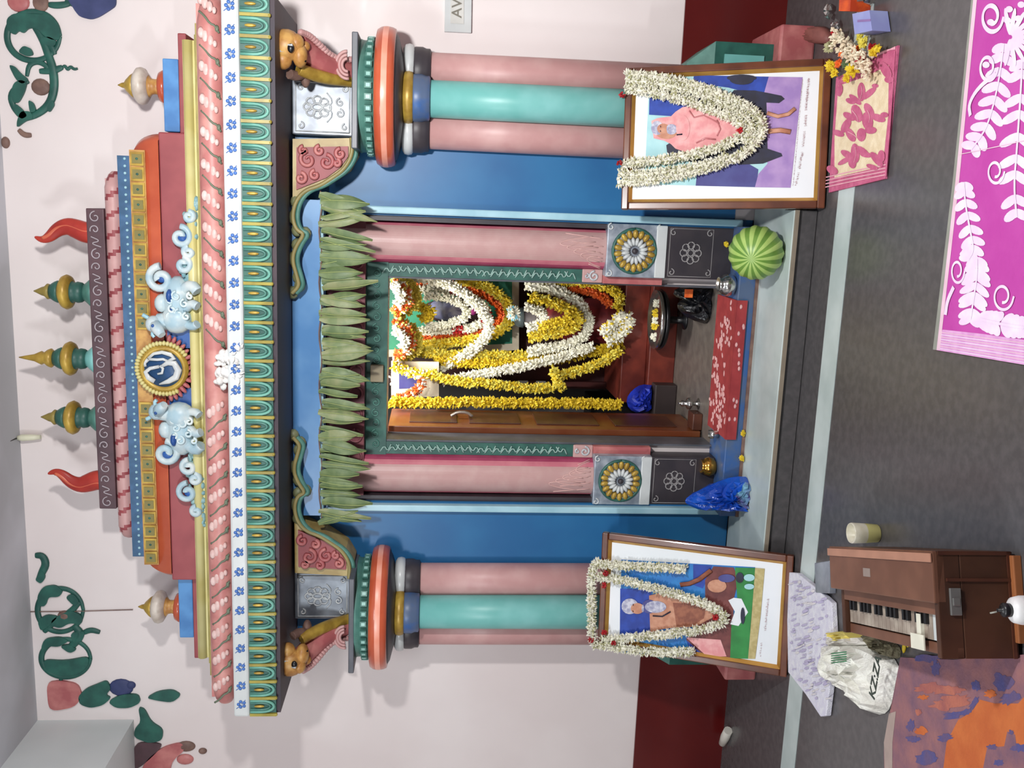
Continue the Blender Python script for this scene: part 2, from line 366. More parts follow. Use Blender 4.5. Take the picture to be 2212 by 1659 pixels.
m = MB(); m.box(XC - .70, XC + .715, 4.10, 4.215, 2.035, 2.166, 0); m.build('lintel', SKY, t)
m = MB(); m.box(XC - .71, XC + .725, 4.085, 4.10, 2.03, 2.046, 0); m.build('lintel_edge', ICE, t, bevel=.003)
m = MB(); m.box(XC + .70, XC + .96, 4.19, 4.20, .104, .19, 0); m.build('base_skirting', mat('pinkish_marble', (188, 178, 178), .4), t)
# cusped gold-and-green arch trim and carved corner brackets
wave = [(769, 298), (771, 335), (752, 368), (722, 388), (700, 402), (668, 412), (648, 436), (641, 470), (650, 498), (668, 505), (650, 530), (640, 560), (652, 600), (656, 618), (640, 634)]
P = [at(x, y, 4.04) for x, y in wave]
for s in (1, -1):
    Q = [Vector((XC + s * (p.x - XC), p.y, p.z)) for p in P]
    br = thing('corner_bracket', 'carved pink corner bracket with green and gold cusped edging %s' % ('beside the right pillar capital' if s > 0 else 'beside the left pillar capital'), 'bracket', (Q[0].x, 4.1, 1.9), 'corner brackets under the cornice')
    poly = [(632, 300), (769, 298), (771, 335), (752, 368), (722, 388), (700, 402), (668, 412), (632, 430)]
    m = MB(); pp = [at(x, y, 4.06) for x, y in poly]; pp = [Vector((XC + s * (p.x - XC), p.y, p.z)) for p in pp]
    m.prism(pp, (0, .14, 0)); plate = m.build('panel', mat('yellow_cream_paint', (186, 166, 108), .45, rgb2=(160, 136, 80), scale=12), br)
    m = MB(); inn = [(640, 318), (752, 316), (752, 338), (735, 362), (705, 384), (670, 398), (640, 410)]
    pp = [at(x, y, 4.05) for x, y in inn]; pp = [Vector((XC + s * (p.x - XC), p.y, p.z)) for p in pp]; m.prism(pp, (0, .02, 0), 1)
    for (x, y, r, dd) in ((665, 345, .036, 1), (705, 350, .032, -1), (690, 325, .02, 1), (735, 332, .022, 1), (650, 385, .024, -1), (680, 378, .02, 1), (728, 352, .016, -1), (655, 325, .018, 1)):
        c = at(x, y, 4.045); m.tube(spiral((XC + s * (c.x - XC), 4.045, c.z), r, 1.2, dd * s), [.009] * 20 + [.005] * 7, 6, 0)
    m.build('scroll_carving', [ROSE, RED], br)
    for nm, off, r, mm in (('green_edging', 0, .010, TEALM), ('gold_edging', .018, .009, mat('antique_gold_paint', (150, 138, 88), .45))):
        m = MB(); m.tube(smooth([q + Vector((0, -off * .4, off)) for q in Q], 2), r, 8); m.build(nm, mm, br)
    m = MB()
    for q in Q[6:]: m.ball(q + Vector((0, .03, .02)), (.03, .02, .025), 0, 8)
    m.build('edge_lobes', mat('olive_paint', (128, 132, 96), .5), br)
# ============================================================ PILLARS
def pillar(s):
    side = 'right' if s > 0 else 'left'
    cx = XC + s * 1.15
    t = thing('clustered_pillar', 'turquoise and pink clustered pillar with orange disc capital behind the %s framed picture' % side, 'pillar', (cx, 4.12, 0), 'pillars flanking the shrine')
    m = MB(); m.prism([(cx - .27, 3.92, 0), (cx + .35, 3.92, 0), (cx + .35, 4.29, 0), (cx - .27, 4.29, 0)] if s > 0 else [(cx - .28, 3.92, 0), (cx + .27, 3.92, 0), (cx + .27, 4.29, 0), (cx - .28, 4.29, 0)], (0, 0, .15))
    m.build('base', ROSE, t, bevel=.01)
    m = MB(); d = .28 if s > 0 else .235; y0 = 3.99
    m.box(cx - d, cx + d, y0, 4.29, .15, .40, 0)
    m.prism([(cx - d, y0, .40), (cx + d, y0, .40), (cx + d, 4.29, .40), (cx - d, 4.29, .40)], (0, 0, .0))
    b = len(m.v); m.v += [Vector(q) for q in ((cx - d, y0, .4), (cx + d, y0, .4), (cx + d, 4.29, .4), (cx - d, 4.29, .4), (cx - .2, 4.06, .5), (cx + .2, 4.06, .5), (cx + .2, 4.29, .5), (cx - .2, 4.29, .5))]
    for f in ((0, 1, 5, 4), (1, 2, 6, 5), (3, 0, 4, 7), (4, 5, 6, 7)): m.face([b + i for i in f], 1)
    die = m.build('die', [GREEN, TEALM], t)
    m = MB(); m.box(cx + d - .002, cx + d + .006, y0 + .06, 4.25, .19, .36); m.box(cx - d + .05, cx + d - .05, y0 - .008, y0, .19, .36); m.build('die_panel', TEAL, die)
    sh = [(.075, .45), (.0745, 1.2), (.073, 1.60)]
    m = MB(); m.lathe([(.080, .45), (.078, 1.2), (.076, 1.62)], cx, 4.06, 28); m.build('green_shaft', TEAL, t)
    for e in (-1, 1):
        m = MB(); m.lathe([(.082, .45), (.08, 1.2), (.078, 1.62)], cx + e * .122, 4.15, 24); m.build('pink_shaft', PINK, t)
    # collars
    m = MB()
    for (x, y, r) in ((cx, 4.06, .092), (cx - .122, 4.15, .092), (cx + .122, 4.15, .092)):
        kk = 1 if x == cx else 0
        m.lathe([(r - .008, 1.585), (r, 1.59), (r, 1.605), (r + .006, 1.62), (r + .006, 1.65), (r + .002, 1.66)], x, y, 24, kk)
    m.build('collar', [GREYD, BLUED], t)
    for (x, y, mm, r0, nm) in ((cx, 4.06, GOLD, .108, 'gold_torus'), (cx - .13, 4.145, WHITE, .1, 'white_torus'), (cx + .13, 4.145, WHITE, .1, 'white_torus')):
        m = MB(); m.lathe([(r0 - .02, 1.652), (r0 - .004, 1.66), (r0, 1.676), (r0 - .004, 1.692), (r0 - .02, 1.702)], x, y, 28); m.build(nm, mm, t)
    m = MB(); m.lathe([(.13, 1.695), (.17, 1.70), (.245, 1.718), (.268, 1.732)], cx, 4.12, 40); m.build('neck', GREYD, t)
    m = MB(); prof = [(.268, 1.728), (.278, 1.731), (.284, 1.745), (.286, 1.757), (.287, 1.767), (.286, 1.780), (.284, 1.790), (.274, 1.806), (.262, 1.809)]
    m.lathe(prof, cx, 4.12, 56, ks=[0, 0, 0, 1, 1, 0, 0, 0]); m.build('disc', [ORNG, PEACH], t)
    m = MB(); m.lathe([(.225, 1.806), (.228, 1.866), (.232, 1.874)], cx, 4.12, 48); rg = m.build('bead_ring', TEALM, t)
    m = MB()
    for i in range(34):
        a = i / 34 * 6.283
        M = Matrix.Translation((cx, 4.12, 1.832)) @ Matrix.Rotation(a, 4, 'Z')
        m.box(.226, .243, -.012, .012, -.014, .014, 0, M); m.box(.243, .2445, -.007, .007, -.008, .008, 1, M)
    m.build('bead_blocks', [TEALM, mat('pale_mint_paint', (158, 206, 196), .4)], rg)
    m = MB(); m.box(cx - .225, cx + .225, 3.90, 4.29, 1.873, 1.898); m.build('abacus', GREY, t, bevel=.004)
    # silver block
    c = XC + s * 1.10
    m = MB(); m.box(c - .115, c + .115, 4.12, 4.29, 1.898, 2.167); cb = m.build('capital_block', mat('silver_grey_paint', (150, 158, 168), .38, metal=.2, rgb2=(106, 112, 122), scale=9), t, bevel=.006)
    m = MB(); zc = 2.06
    m.tube([(c - .1, 4.118, 1.925), (c + .1, 4.118, 1.925), (c + .1, 4.118, 2.15), (c - .1, 4.118, 2.15), (c - .1, 4.118, 1.925)], .0035, 6)
    for q in range(8):
        a = q / 8 * 6.283; m.tube(ring((c + .03 * math.cos(a), 4.117, zc + .04 * math.sin(a)), .016, .018, 10), .004, 5)
    m.tube(ring((c, 4.117, zc), .013, .022, 12), .004, 5)
    for e in (-1, 1):
        m.tube(spiral((c + e * .022, 4.117, 1.965), .018, 1.2, e), .004, 5); m.tube(spiral((c + e * .078, 4.117, 1.945), .015, 1, -e), .004, 5); m.tube(spiral((c + e * .078, 4.117, 2.128), .015, 1, e), .004, 5)
        m.tube(smooth([(c, 4.117, 2.01), (c + e * .03, 4.117, 1.995), (c + e * .06, 4.117, 2.02)], 1), .003, 5)
    m.build('block_carving', SILVL, cb)
for s in (1, -1): pillar(s)
# lion brackets
def lion(s):
    def q(x, y, Y):
        p = at(x, y, Y); return Vector((XC + s * (p.x - XC), p.y, p.z))
    t = thing('lion_bracket', 'golden and pink lion bracket leaning out above the %s pillar' % ('right' if s > 0 else 'left'), 'sculpture', q(770, 150, 4.05), 'lion brackets')
    m = MB(); m.tube(smooth([q(768, 165, 4.14), q(735, 150, 4.10), q(700, 140, 4.04), q(668, 116, 3.99), q(640, 96, 3.93)], 2), [.05, .05, .052, .054, .056, .056, .058, .058, .058, .056, .052, .048, .046, .044, .042, .04, .036][:17] if False else .048, 12, 0)
    bd = m.build('body', ROSE, t)
    m = MB()
    cr = smooth([q(766, 128, 4.09), q(738, 130, 4.07), q(712, 118, 4.02), q(690, 96, 3.97), q(668, 76, 3.93), q(650, 70, 3.9)], 2)
    for i, p in enumerate(cr): m.ball(p, (.014, .014, .014), 0, 7)
    m.build('mane_crest', PINK, bd)
    m = MB(); m.tube(smooth([q(768, 176, 4.12), q(735, 172, 4.08), q(700, 168, 4.02), q(668, 158, 3.97), q(645, 148, 3.94)], 2), .026, 10); m.build('belly', GOLD, t)
    m = MB(); m.tube(smooth([q(655, 160, 3.98), q(640, 165, 3.95), q(625, 160, 3.92)], 2), .02, 8, 0); m.ball(q(660, 163, 4.0), (.05, .03, .022), 0); m.build('paw', BROWN, t)
    m = MB(); hc = q(618, 98, 3.87); m.ball(hc, (.062, .058, .062), 0, 16)
    m.ball(q(602, 84, 3.85), (.03, .03, .028), 0); m.ball(q(648, 120, 3.88), (.048, .045, .03), 0); m.ball(q(640, 92, 3.86), (.035, .035, .03), 0)
    m.ball(q(612, 128, 3.87), (.04, .04, .034), 0); m.ball(q(660, 100, 3.9), (.02, .02, .018), 0)
    for (x, y) in ((600, 70), (592, 84), (592, 100), (596, 118), (604, 134)): m.ball(q(x, y, 3.9), (.02, .02, .02), 0, 8)
    hd = m.build('head', OCHRE, t)
    m = MB(); m.ball(q(628, 104, 3.815), (.018, .01, .013), 0, 10); m.tube(smooth([q(640, 122, 3.85), q(650, 130, 3.85), q(660, 132, 3.87)], 1), .006, 6); m.build('eye', BLK, hd)
    m = MB(); m.tube(smooth([q(622, 97, 3.82), q(626, 98, 3.81), q(632, 97, 3.81)], 1), .005, 6); m.ball(q(610, 106, 3.83), (.016, .012, .02), 0, 8); m.build('brow', SILVL, hd)
    # curled pink wing at the foot
    m = MB()
    for r in (.045, .033, .021): m.tube(ring((q(750, 140, 4.03).x, 4.035, q(750, 140, 4.03).z), r * 1.2, r, 16, 0, 3.3), .007, 6)
    m.build('wing_curl', PINK, t)
for s in (1, -1): lion(s)
# ============================================================ CORNICE
CW = 1.458
t = thing('shrine_cornice', 'long cornice of teal arches, flowered white band and pink roll above the doorway', 'cornice', (XC, 4.0, 2.17))
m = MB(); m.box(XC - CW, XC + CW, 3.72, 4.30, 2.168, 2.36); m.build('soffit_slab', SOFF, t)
m = MB(); m.box(XC - CW - .005, XC + CW + .005, 3.708, 3.725, 2.185, 2.295, 0); m.box(XC - CW - .012, XC - CW, 3.71, 4.30, 2.185, 2.295, 0); m.box(XC + CW, XC + CW + .012, 3.71, 4.30, 2.185, 2.295, 0)
ab = m.build('arch_band', TEALD, t)
n = 38; w_ = 2 * CW / n; ARC = mat('arch_teal_paint', (112, 172, 156), .42, rgb2=(94, 154, 138), scale=14)
for i in range(n):
    c = XC - CW + (i + .5) * w_
    m = MB()
    def arch(rx, rz, r, k, y):
        pts = [(c - rx, y, 2.292)] + [(c - rx * math.cos(a * math.pi / 10), y, 2.245 - rz * math.sin(a * math.pi / 10)) for a in range(11)] + [(c + rx, y, 2.292)]
        m.tube(pts, r, 7, k)
    arch(.026, .052, .0062, 0, 3.703); arch(.0155, .036, .005, 1, 3.704)
    m.ball((c, 3.703, 2.255), (.0065, .006, .022), 2, 8)
    m.build('arch_petal', [ARC, TEALM, GOLD], ab)
m = MB()
for i in range(n + 1):
    c = XC - CW + i * w_; m.box(c - .006, c + .006, 3.698, 3.71, 2.183, 2.294)
    m.ball((c, 3.703, 2.184), (.008, .008, .006), 0, 6)
m.build('gold_dividers', mat('mustard_paint', (166, 152, 62), .4, rgb2=(140, 124, 44), scale=14), ab)
m = MB()
m.box(XC - CW - .01, XC + CW + .01, 3.70, 3.80, 2.295, 2.362); wb = m.build('white_band', WHITE, t, bevel=.01)
m = MB(); nf = 34
for i in range(nf):
    c = XC - CW + .05 + i * (2 * CW - .1) / (nf - 1)
    for q in range(5):
        a = q / 5 * 6.283 + .3; m.ball((c + .013 * math.cos(a), 3.6985, 2.328 + .013 * math.sin(a)), (.0075, .003, .0075), 0, 6)
    m.ball((c, 3.6975, 2.328), (.004, .003, .004), 1, 6)
    m.tube(smooth([(c - .02, 3.699, 2.35), (c - .012, 3.699, 2.34), (c + .02, 3.699, 2.312)], 1), .0015, 4, 0)
m.build('blue_flowers', [mat('delft_blue', (72, 116, 190), .4), WHITE], wb)
for (x, y0_) in ((0, 3.7),):
    pass
m = MB()
pr = []
for i in range(13):
    a = -.5 * math.pi + math.pi * i / 12; pr.append((3.80 - .062 * math.cos(a), 2.42 + .052 * math.sin(a)))
b = len(m.v); NX = 110
for j in range(NX + 1):
    x = XC - CW + 2 * CW * j / NX; f = 1.0
    e = min(j, NX - j)
    if e < 4: f = .55 + .45 * (e / 4) ** .5
    for (y, z) in pr: m.v.append(Vector((x, 3.86 + (y - 3.86) * f, 2.42 + (z - 2.42) * f)))
for j in range(NX):
    for i in range(12):
        q = b + j * 13 + i; m.face([q, q + 13, q + 14, q + 1], 0, True)
m.box(XC - CW + .03, XC + CW - .03, 3.80, 4.30, 2.36, 2.475, 0)
roll = m.build('roll', mat('roll_pink_paint', (206, 146, 138), .45, rgb2=(186, 118, 114), scale=13), t)
m = MB()
for i in range(24):
    c = XC - CW + .12 + i * .12
    e = 1 if c < XC else -1
    if abs(c - XC) < .12: continue
    for (dx, dz, rx, rz) in ((-.012 * e, .024, .022, .012), (0, .008, .026, .012), (.014 * e, -.01, .022, .011), (.026 * e, -.026, .014, .008)):
        m.ball((c + dx, 3.742, 2.42 + dz), (rx, .006, rz), 0, 8)
m.build('white_leaf_pattern', mat('whitish_pink_paint', (224, 196, 190), .45, rgb2=(210, 172, 166), scale=30), roll)
m = MB()
for i in range(24):
    c = XC - CW + .06 + i * .12; e = 1 if c < XC else -1
    if abs(c - XC) < .1: continue
    pts = [(c - .03 * e, 3.752, 2.452), (c - .012 * e, 3.741, 2.43), (c + .015 * e, 3.739, 2.41), (c + .02 * e, 3.743, 2.392), (c + .045 * e, 3.752, 2.38)]
    m.tube(smooth(pts, 1), .0045, 5, 0); m.ball((c + .03 * e, 3.748, 2.387), (.014, .006, .008), 0, 7)
m.build('green_leaf_pattern', mat('grey_green_paint', (106, 118, 98), .5), roll)
m = MB(); m.box(XC - 1.37, XC + 1.37, 3.88, 4.30, 2.473, 2.50, 1); m.box(XC - 1.315, XC + 1.315, 3.94, 4.30, 2.50, 2.565, 0); m.tube([(XC - 1.315, 3.945, 2.545), (XC + 1.315, 3.945, 2.545)], .021, 10, 0)
m.box(XC - 1.335, XC + 1.335, 3.925, 3.96, 2.497, 2.515, 1)
m.build('yellow_bar', [CREAMY, mat('khaki_paint', (166, 154, 84), .45, rgb2=(140, 128, 64))], t)
for s in (-1, 1):
    x0, x1 = sorted((XC + s * .96, XC + s * 1.35))
    m = MB(); m.box(x0, x1, 4.0, 4.30, 2.565, 2.598); m.build('end_base', RED, t, bevel=.004)
# white cotton draped on the roll
m = MB()
for i in range(70):
    p = at(U(470, 515), 795 + U(-38, 42) * (1 - .3 * R()), 3.73); m.ball(p + Vector((0, U(-.02, .02), 0)), (U(.01, .022), U(.006, .016), U(.008, .02)), 0, 7)
for i in range(14):
    p = at(U(496, 520), U(740, 850), 3.70); m.bud(p, Vector((U(-1, 1), -.3, U(-1, .2))), .03, .007, 0)
o = m.build('cotton_tuft', mat('cotton_white', (236, 232, 228), .8, bump=.4)); tag(o, 'tuft of white cotton and flowers stuck on the pink roll below the gold medallion', 'decoration'); recentre(o, at(495, 795, 3.73))
# ============================================================ PEDIMENT
t = thing('shrine_pediment', 'tiered orange and pink pediment on top of the shrine cornice', 'pediment', (XC, 4.1, 2.565))
def barrel(hw0, hw1, z0, z1, yf0, yf1, n=10):
    """rounded end plan: outline from bottom to top easing inward"""
    out = []
    for i in range(n + 1):
        a = i / n * math.pi / 2; out.append((hw1 + (hw0 - hw1) * math.cos(a), z0 + (z1 - z0) * math.sin(a), yf1 + (yf0 - yf1) * math.cos(a)))
    return out
def tier(m, prof, k=0, sm=True):
    b = len(m.v)
    for hw, z, yf in prof:
        m.v += [Vector((XC - hw, 4.30, z)), Vector((XC - hw, yf + .05, z)), Vector((XC - hw + .03, yf, z)), Vector((XC + hw - .03, yf, z)), Vector((XC + hw, yf + .05, z)), Vector((XC + hw, 4.30, z))]
    for j in range(len(prof) - 1):
        for i in range(5): q = b + j * 6 + i; m.face([q, q + 1, q + 7, q + 6], k, sm)
    q = b + (len(prof) - 1) * 6; m.face([q + i for i in range(6)], k)
m = MB(); m.box(XC - .96, XC + .96, 3.966, 4.30, 2.565, 2.676); m.build('red_base', RED, t, bevel=.006)
m = MB(); tier(m, barrel(.955, .875, 2.675, 2.795, 3.96, 4.005)); m.build('orange_vault', ORNG, t)
m = MB(); m.box(XC - .885, XC + .885, 3.958, 4.30, 2.728, 2.79, 0)
sq = m.build('gold_square_row', OCHRE, t)
for i in range(29):
    c = XC - .85 + i * 1.70 / 28
    if abs(c - XC) < .13: continue
    m = MB(); m.box(c - .027, c + .027, 3.951, 3.959, 2.732, 2.784, 0); m.box(c - .018, c + .018, 3.948, 3.953, 2.739, 2.777, 1); m.ball((c, 3.949, 2.758), (.006, .004, .006), 2, 6)
    m.build('square', [GOLD, mat('olive_gold_paint', (132, 122, 66), .45), TEALD], sq)
m = MB(); m.box(XC - .862, XC + .862, 3.995, 4.30, 2.79, 2.85, 0)
for i in range(60): m.ball((XC - .85 + i * 1.7 / 59, 3.994, 2.820), (.007, .004, .006), 1, 6)
m.build('blue_strip', [mat('slate_blue_paint', (66, 104, 144), .45, rgb2=(52, 88, 122), scale=20), ICE], t)
m = MB(); pr = [(4.06 - .055 * math.cos(-1.57 + 3.14 * i / 10), 2.885 + .038 * math.sin(-1.57 + 3.14 * i / 10)) for i in range(11)]
b = len(m.v); NX = 120; HW = .80
for j in range(NX + 1):
    x = -HW + 2 * HW * j / NX; e = min(j, NX - j); f = 1 if e > 5 else .4 + .6 * (e / 5) ** .5
    for (y, z) in pr: m.v.append(Vector((XC + x, 4.1 + (y - 4.1) * f, 2.885 + (z - 2.885) * f)))
for j in range(NX):
    for i in range(10):
        st = ((j + i * .5) / 6.0) % 1 < .22
        q = b + j * 11 + i; m.face([q, q + 11, q + 12, q + 1], 1 if st else 0, True)
m.box(XC - HW + .03, XC + HW - .03, 4.05, 4.30, 2.85, 2.92, 0)
m.build('rope_roll', [PINK, RED], t)
m = MB(); m.box(XC - .652, XC + .645, 4.02, 4.30, 2.92, 2.992, 0); cs = m.build('carved_strip', PLUM, t, bevel=.004)
m = MB()
for i in range(25):
    c = XC - .62 + i * 1.23 / 24
    if i % 3 == 0: m.tube(spiral((c, 4.018, 2.955), .024, 1.1, 1), .0028, 5)
    elif i % 3 == 1: m.tube(smooth([(c - .02, 4.018, 2.935), (c - .005, 4.018, 2.98), (c + .005, 4.018, 2.935), (c + .022, 4.018, 2.975)], 2), .0028, 5)
    else: m.tube(spiral((c, 4.018, 2.958), .02, 1.1, -1, 2), .0028, 5)
m.build('scroll_carving', mat('ash_line_paint', (176, 166, 172), .5), cs)
# orange medallion backing and blue panels behind the cows
for s in (-1, 1):
    x0, x1 = sorted((XC + s * .05, XC + s * .27)); m = MB(); m.box(x0, x1, 3.955, 3.99, 2.566, 2.66); m.build('blue_backing', INK, t)
# Om medallion
t = thing('om_medallion', 'round gold medallion with white om sign on blue', 'medallion', (XC, 3.93, 2.55))
c = (XC - .004, 3.93, 2.672)
MX = Matrix.Translation(c) @ Matrix.Rotation(math.pi / 2, 4, 'X')
m = MB(); m.lathe([(.098, -.02), (.102, .0), (.094, .014), (.08, .016), (.076, .0), (.0, 0)], 0, 0, 48, 0, MX); rg = m.build('gold_ring', GOLD, t)
m = MB()
for i in range(40):
    a = -1.0 + i / 39 * (6.283 - 1.14) ; a -= .5
    if -2.15 < (a if a < 3.14 else a - 6.283) < -1.0: continue
    m.ball((c[0] + .108 * math.cos(a), 3.925, c[2] + .108 * math.sin(a)), (.012, .01, .008), 0, 7, Matrix.Rotation(-a, 3, 'Y'))
m.build('petal_rim', CREAMY, rg)
m = MB(); m.lathe([(.078, 0), (.078, .006), (0, .0061)], 0, 0, 40, 0, MX); ds = m.build('blue_disc', mat('medallion_blue', (52, 86, 132), .4, rgb2=(40, 74, 108), scale=20), t)
strokes = [([(348, 792), (362, 784), (376, 785), (385, 800), (380, 815), (364, 824), (344, 830)], [.006, .011, .014, .016, .015, .011, .003]),
           ([(334, 824), (320, 816), (314, 804), (324, 796), (344, 792)], [.010, .012, .010, .008, .007]),
           ([(345, 790), (352, 796), (350, 806), (340, 808)], [.005, .006, .006, .004]),
           ([(320, 774), (332, 764), (350, 761), (368, 766), (376, 774), (362, 780)], [.006, .007, .008, .010, .010, .004]),
           ([(322, 776), (340, 777), (352, 776), (362, 780)], [.006, .006, .006, .005]),
           ([(314, 792), (312, 784), (320, 776)], [.006, .008, .008])]
m = MB()
for pl, rr in strokes: m.tube([at(x, y, 3.918) for x, y in pl], rr, 8, flat=.5)
m.build('om_sign', WHITE, ds)
m = MB()
for i in range(15):
    a = -math.pi * (.06 + .88 * i / 14)
    for rr, L in ((.10, .05), (.118, .04)):
        p = Vector((c[0] + rr * math.cos(a) * (1.05), 3.94, 2.668 + rr * math.sin(a) * .82))
        if p.z > 2.575: m.ball(p, (.01, .012, .022), 0, 8, Matrix.Rotation(-a + 1.57, 3, 'Y'))
m.box(c[0] - .085, c[0] + .085, 3.955, 3.985, 2.566, 2.62); m.build('pink_lotus', ROSE, t)
# cows with curled tails
def cow(s):
    def q(x, y, Y=3.93):
        p = at(x, y, Y); return Vector((XC + s * (p.x - XC), p.y, p.z))
    t = thing('cow_sculpture', 'pale blue and white plaster cow kneeling %s of the om medallion' % ('right' if s > 0 else 'left'), 'sculpture', q(425, 660), 'cows beside the medallion')
    m = MB(); m.ball(q(385, 650, 3.95), (.105, .06, .06), 0, 16); m.ball(q(382, 690, 3.93), (.06, .05, .062), 0, 14)
    m.tube(smooth([q(385, 690), q(360, 694), q(342, 696)], 2), .036, 10); m.tube(smooth([q(398, 700, 3.92), q(418, 706, 3.9), q(426, 700, 3.89)], 1), .018, 8); m.tube(smooth([q(400, 668, 3.92), q(415, 655, 3.9), q(427, 662, 3.89)], 1), .019, 8)
    m.tube(smooth([q(395, 625, 3.93), q(415, 615, 3.91), q(427, 630, 3.9)], 1), .024, 8); m.ball(q(350, 655, 3.94), (.04, .035, .03), 0, 10)
    bd = m.build('body', COWC, t)
    m = MB()
    for (x, y, r_) in ((372, 668, .018), (386, 678, .02), (366, 684, .014), (402, 684, .016), (398, 656, .018), (380, 640, .02), (410, 640, .014), (368, 650, .014)):
        m.tube(spiral(q(x, y, 3.893), r_, 1.1, s), .0055, 6)
    m.build('body_curls', mat('whiter_blue_paint', (222, 230, 228), .42, rgb2=(190, 212, 218), scale=20), bd)
    m = MB(); m.ball(q(332, 700, 3.91), (.036, .036, .032), 0, 12); m.tube([q(334, 702, 3.90), q(344, 716, 3.88), q(350, 724, 3.87)], [.028, .022, .016], 10); hd = m.build('head', COWC, t)
    m = MB(); m.tube(smooth([q(324, 690, 3.92), q(316, 684, 3.92), q(308, 680, 3.92)], 1), [.012, .012, .011, .009, .006, .003][:len(smooth([0 * Vector((0, 0, 0))] * 3, 1))] if False else .009, 7); m.tube(smooth([q(334, 712, 3.9), q(328, 722, 3.9), q(334, 728, 3.9)], 1), .008, 7); m.build('horn', ICE, hd)
    m = MB(); m.ball(q(330, 704, 3.872), (.008, .006, .007), 0, 8); m.ball(q(372, 668, 3.9), (.014, .006, .01), 0, 8); m.build('eye', INK, hd)
    m = MB(); m.tube(spiral(q(347, 603, 3.93), .054, 1.3, s), .016, 8); m.build('tail_curl', COWC, t)
    for (x, y, r, d) in ((396, 572, .034, -1), (390, 512, .044, -1), (408, 545, .024, 1), (408, 468, .022, -1), (372, 628, .026, 1)):
        m = MB(); m.tube(spiral(q(x, y, 3.93), r, 1.2, s * d), .013, 8); m.build('scroll_tail', COWC, t)
    m = MB()
    for i in range(90):
        x = U(0, 1); pp = q(392 + 30 * R() , 620 - 170 * x, 3.945); 
        if (1 - x) * 1.2 < R(): pp = q(412 + 14 * R(), 600 - 170 * x, 3.94)
        m.ball(pp, (U(.008, .02), .012, U(.006, .014)), 0, 7)
    m.build('foliage', mat('sea_green_paint', (150, 184, 184), .45, rgb2=(112, 156, 168), scale=24), t)
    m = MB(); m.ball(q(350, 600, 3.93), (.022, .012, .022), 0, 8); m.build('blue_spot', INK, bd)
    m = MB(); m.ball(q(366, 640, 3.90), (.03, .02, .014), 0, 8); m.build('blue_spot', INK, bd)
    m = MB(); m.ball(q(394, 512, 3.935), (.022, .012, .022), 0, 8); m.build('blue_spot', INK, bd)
for s in (1, -1): cow(s)
# ============================================================ FINIALS
def finial(x, z0, H, centre=False, lab=''):
    t = thing('pot_finial', lab, 'finial', (x, 4.10, z0), 'pot finials on the pediment')
    k = H / .26; cy = 4.10
    m = MB(); m.lathe([(.062, 0), (.064, .012), (.058, .022), (.042, .04), (.034, .05)], x, cy, 20, M=Matrix.Translation((0, 0, z0))); m.build('foot', TEALM if not centre else TEAL, t)
    m = MB(); m.lathe([(.034, .048), (.043, .06), (.046, .075), (.04, .092), (.05, .1)], x, cy, 20, M=Matrix.Translation((0, 0, z0))); m.build('lower_bowl', TEALD, t)
    m = MB(); m.lathe([(.05, .098), (.068, .106), (.075, .12), (.068, .136), (.05, .146), (.045, .15)], x, cy, 24, M=Matrix.Translation((0, 0, z0))); m.build('gold_belly', GOLD, t)
    m = MB(); m.lathe([(.045, .148), (.048, .158), (.042, .172), (.03, .19)], x, cy, 20, M=Matrix.Translation((0, 0, z0))); m.build('neck', TEALD, t)
    if centre: pr = [(.03, .188), (.042, .2), (.036, .215), (.024, .23), (.03, .24), (.016, .27), (.008, .31), (.002, .335)]
    else: pr = [(.03, .188), (.034, .2), (.022, .212), (.018, .225), (.008, .245), (.002, .258)]
    m = MB(); m.lathe(pr, x, cy, 18, M=Matrix.Translation((0, 0, z0))); m.build('tip', GOLD if centre else mat('old_gold_paint', (150, 132, 66), .42), t)
finial(XC + .288, 2.992, .26, lab='gold and green pot finial right of the tallest one')
finial(XC + .0, 2.992, .34, True, lab='tallest gold and green pot finial at the centre of the pediment')
finial(XC - .262, 2.992, .26, lab='gold and green pot finial left of the tallest one')
for s in (1, -1):
    x = XC + s * .545
    t = thing('flame_finial', 'curled red flame finial at the %s end of the plum carved strip' % ('right' if s > 0 else 'left'), 'finial', (x, 4.1, 2.99), 'red flame finials')
    pts = [(x, 0), (x - s * .004, .035), (x + s * .012, .075), (x + s * .022, .11), (x + s * .006, .15), (x - s * .028, .185), (x - s * .04, .215), (x - s * .028, .245)]
    sp = smooth([(a, 4.09, 2.985 + b) for a, b in pts], 2); N = len(sp)
    m = MB(); m.tube(sp, [.046 * (1 - (i / (N - 1)) ** 1.6) + .002 for i in range(N)], 14, flat=.6); fl = m.build('flame', REDF, t)
    m = MB(); m.tube([p + Vector((s * .006, -.022 * (1 - i / N), 0)) for i, p in enumerate(sp[:-6])], .009, 8); m.build('raised_vein', mat('flame_highlight_paint', (212, 104, 76), .35), fl)
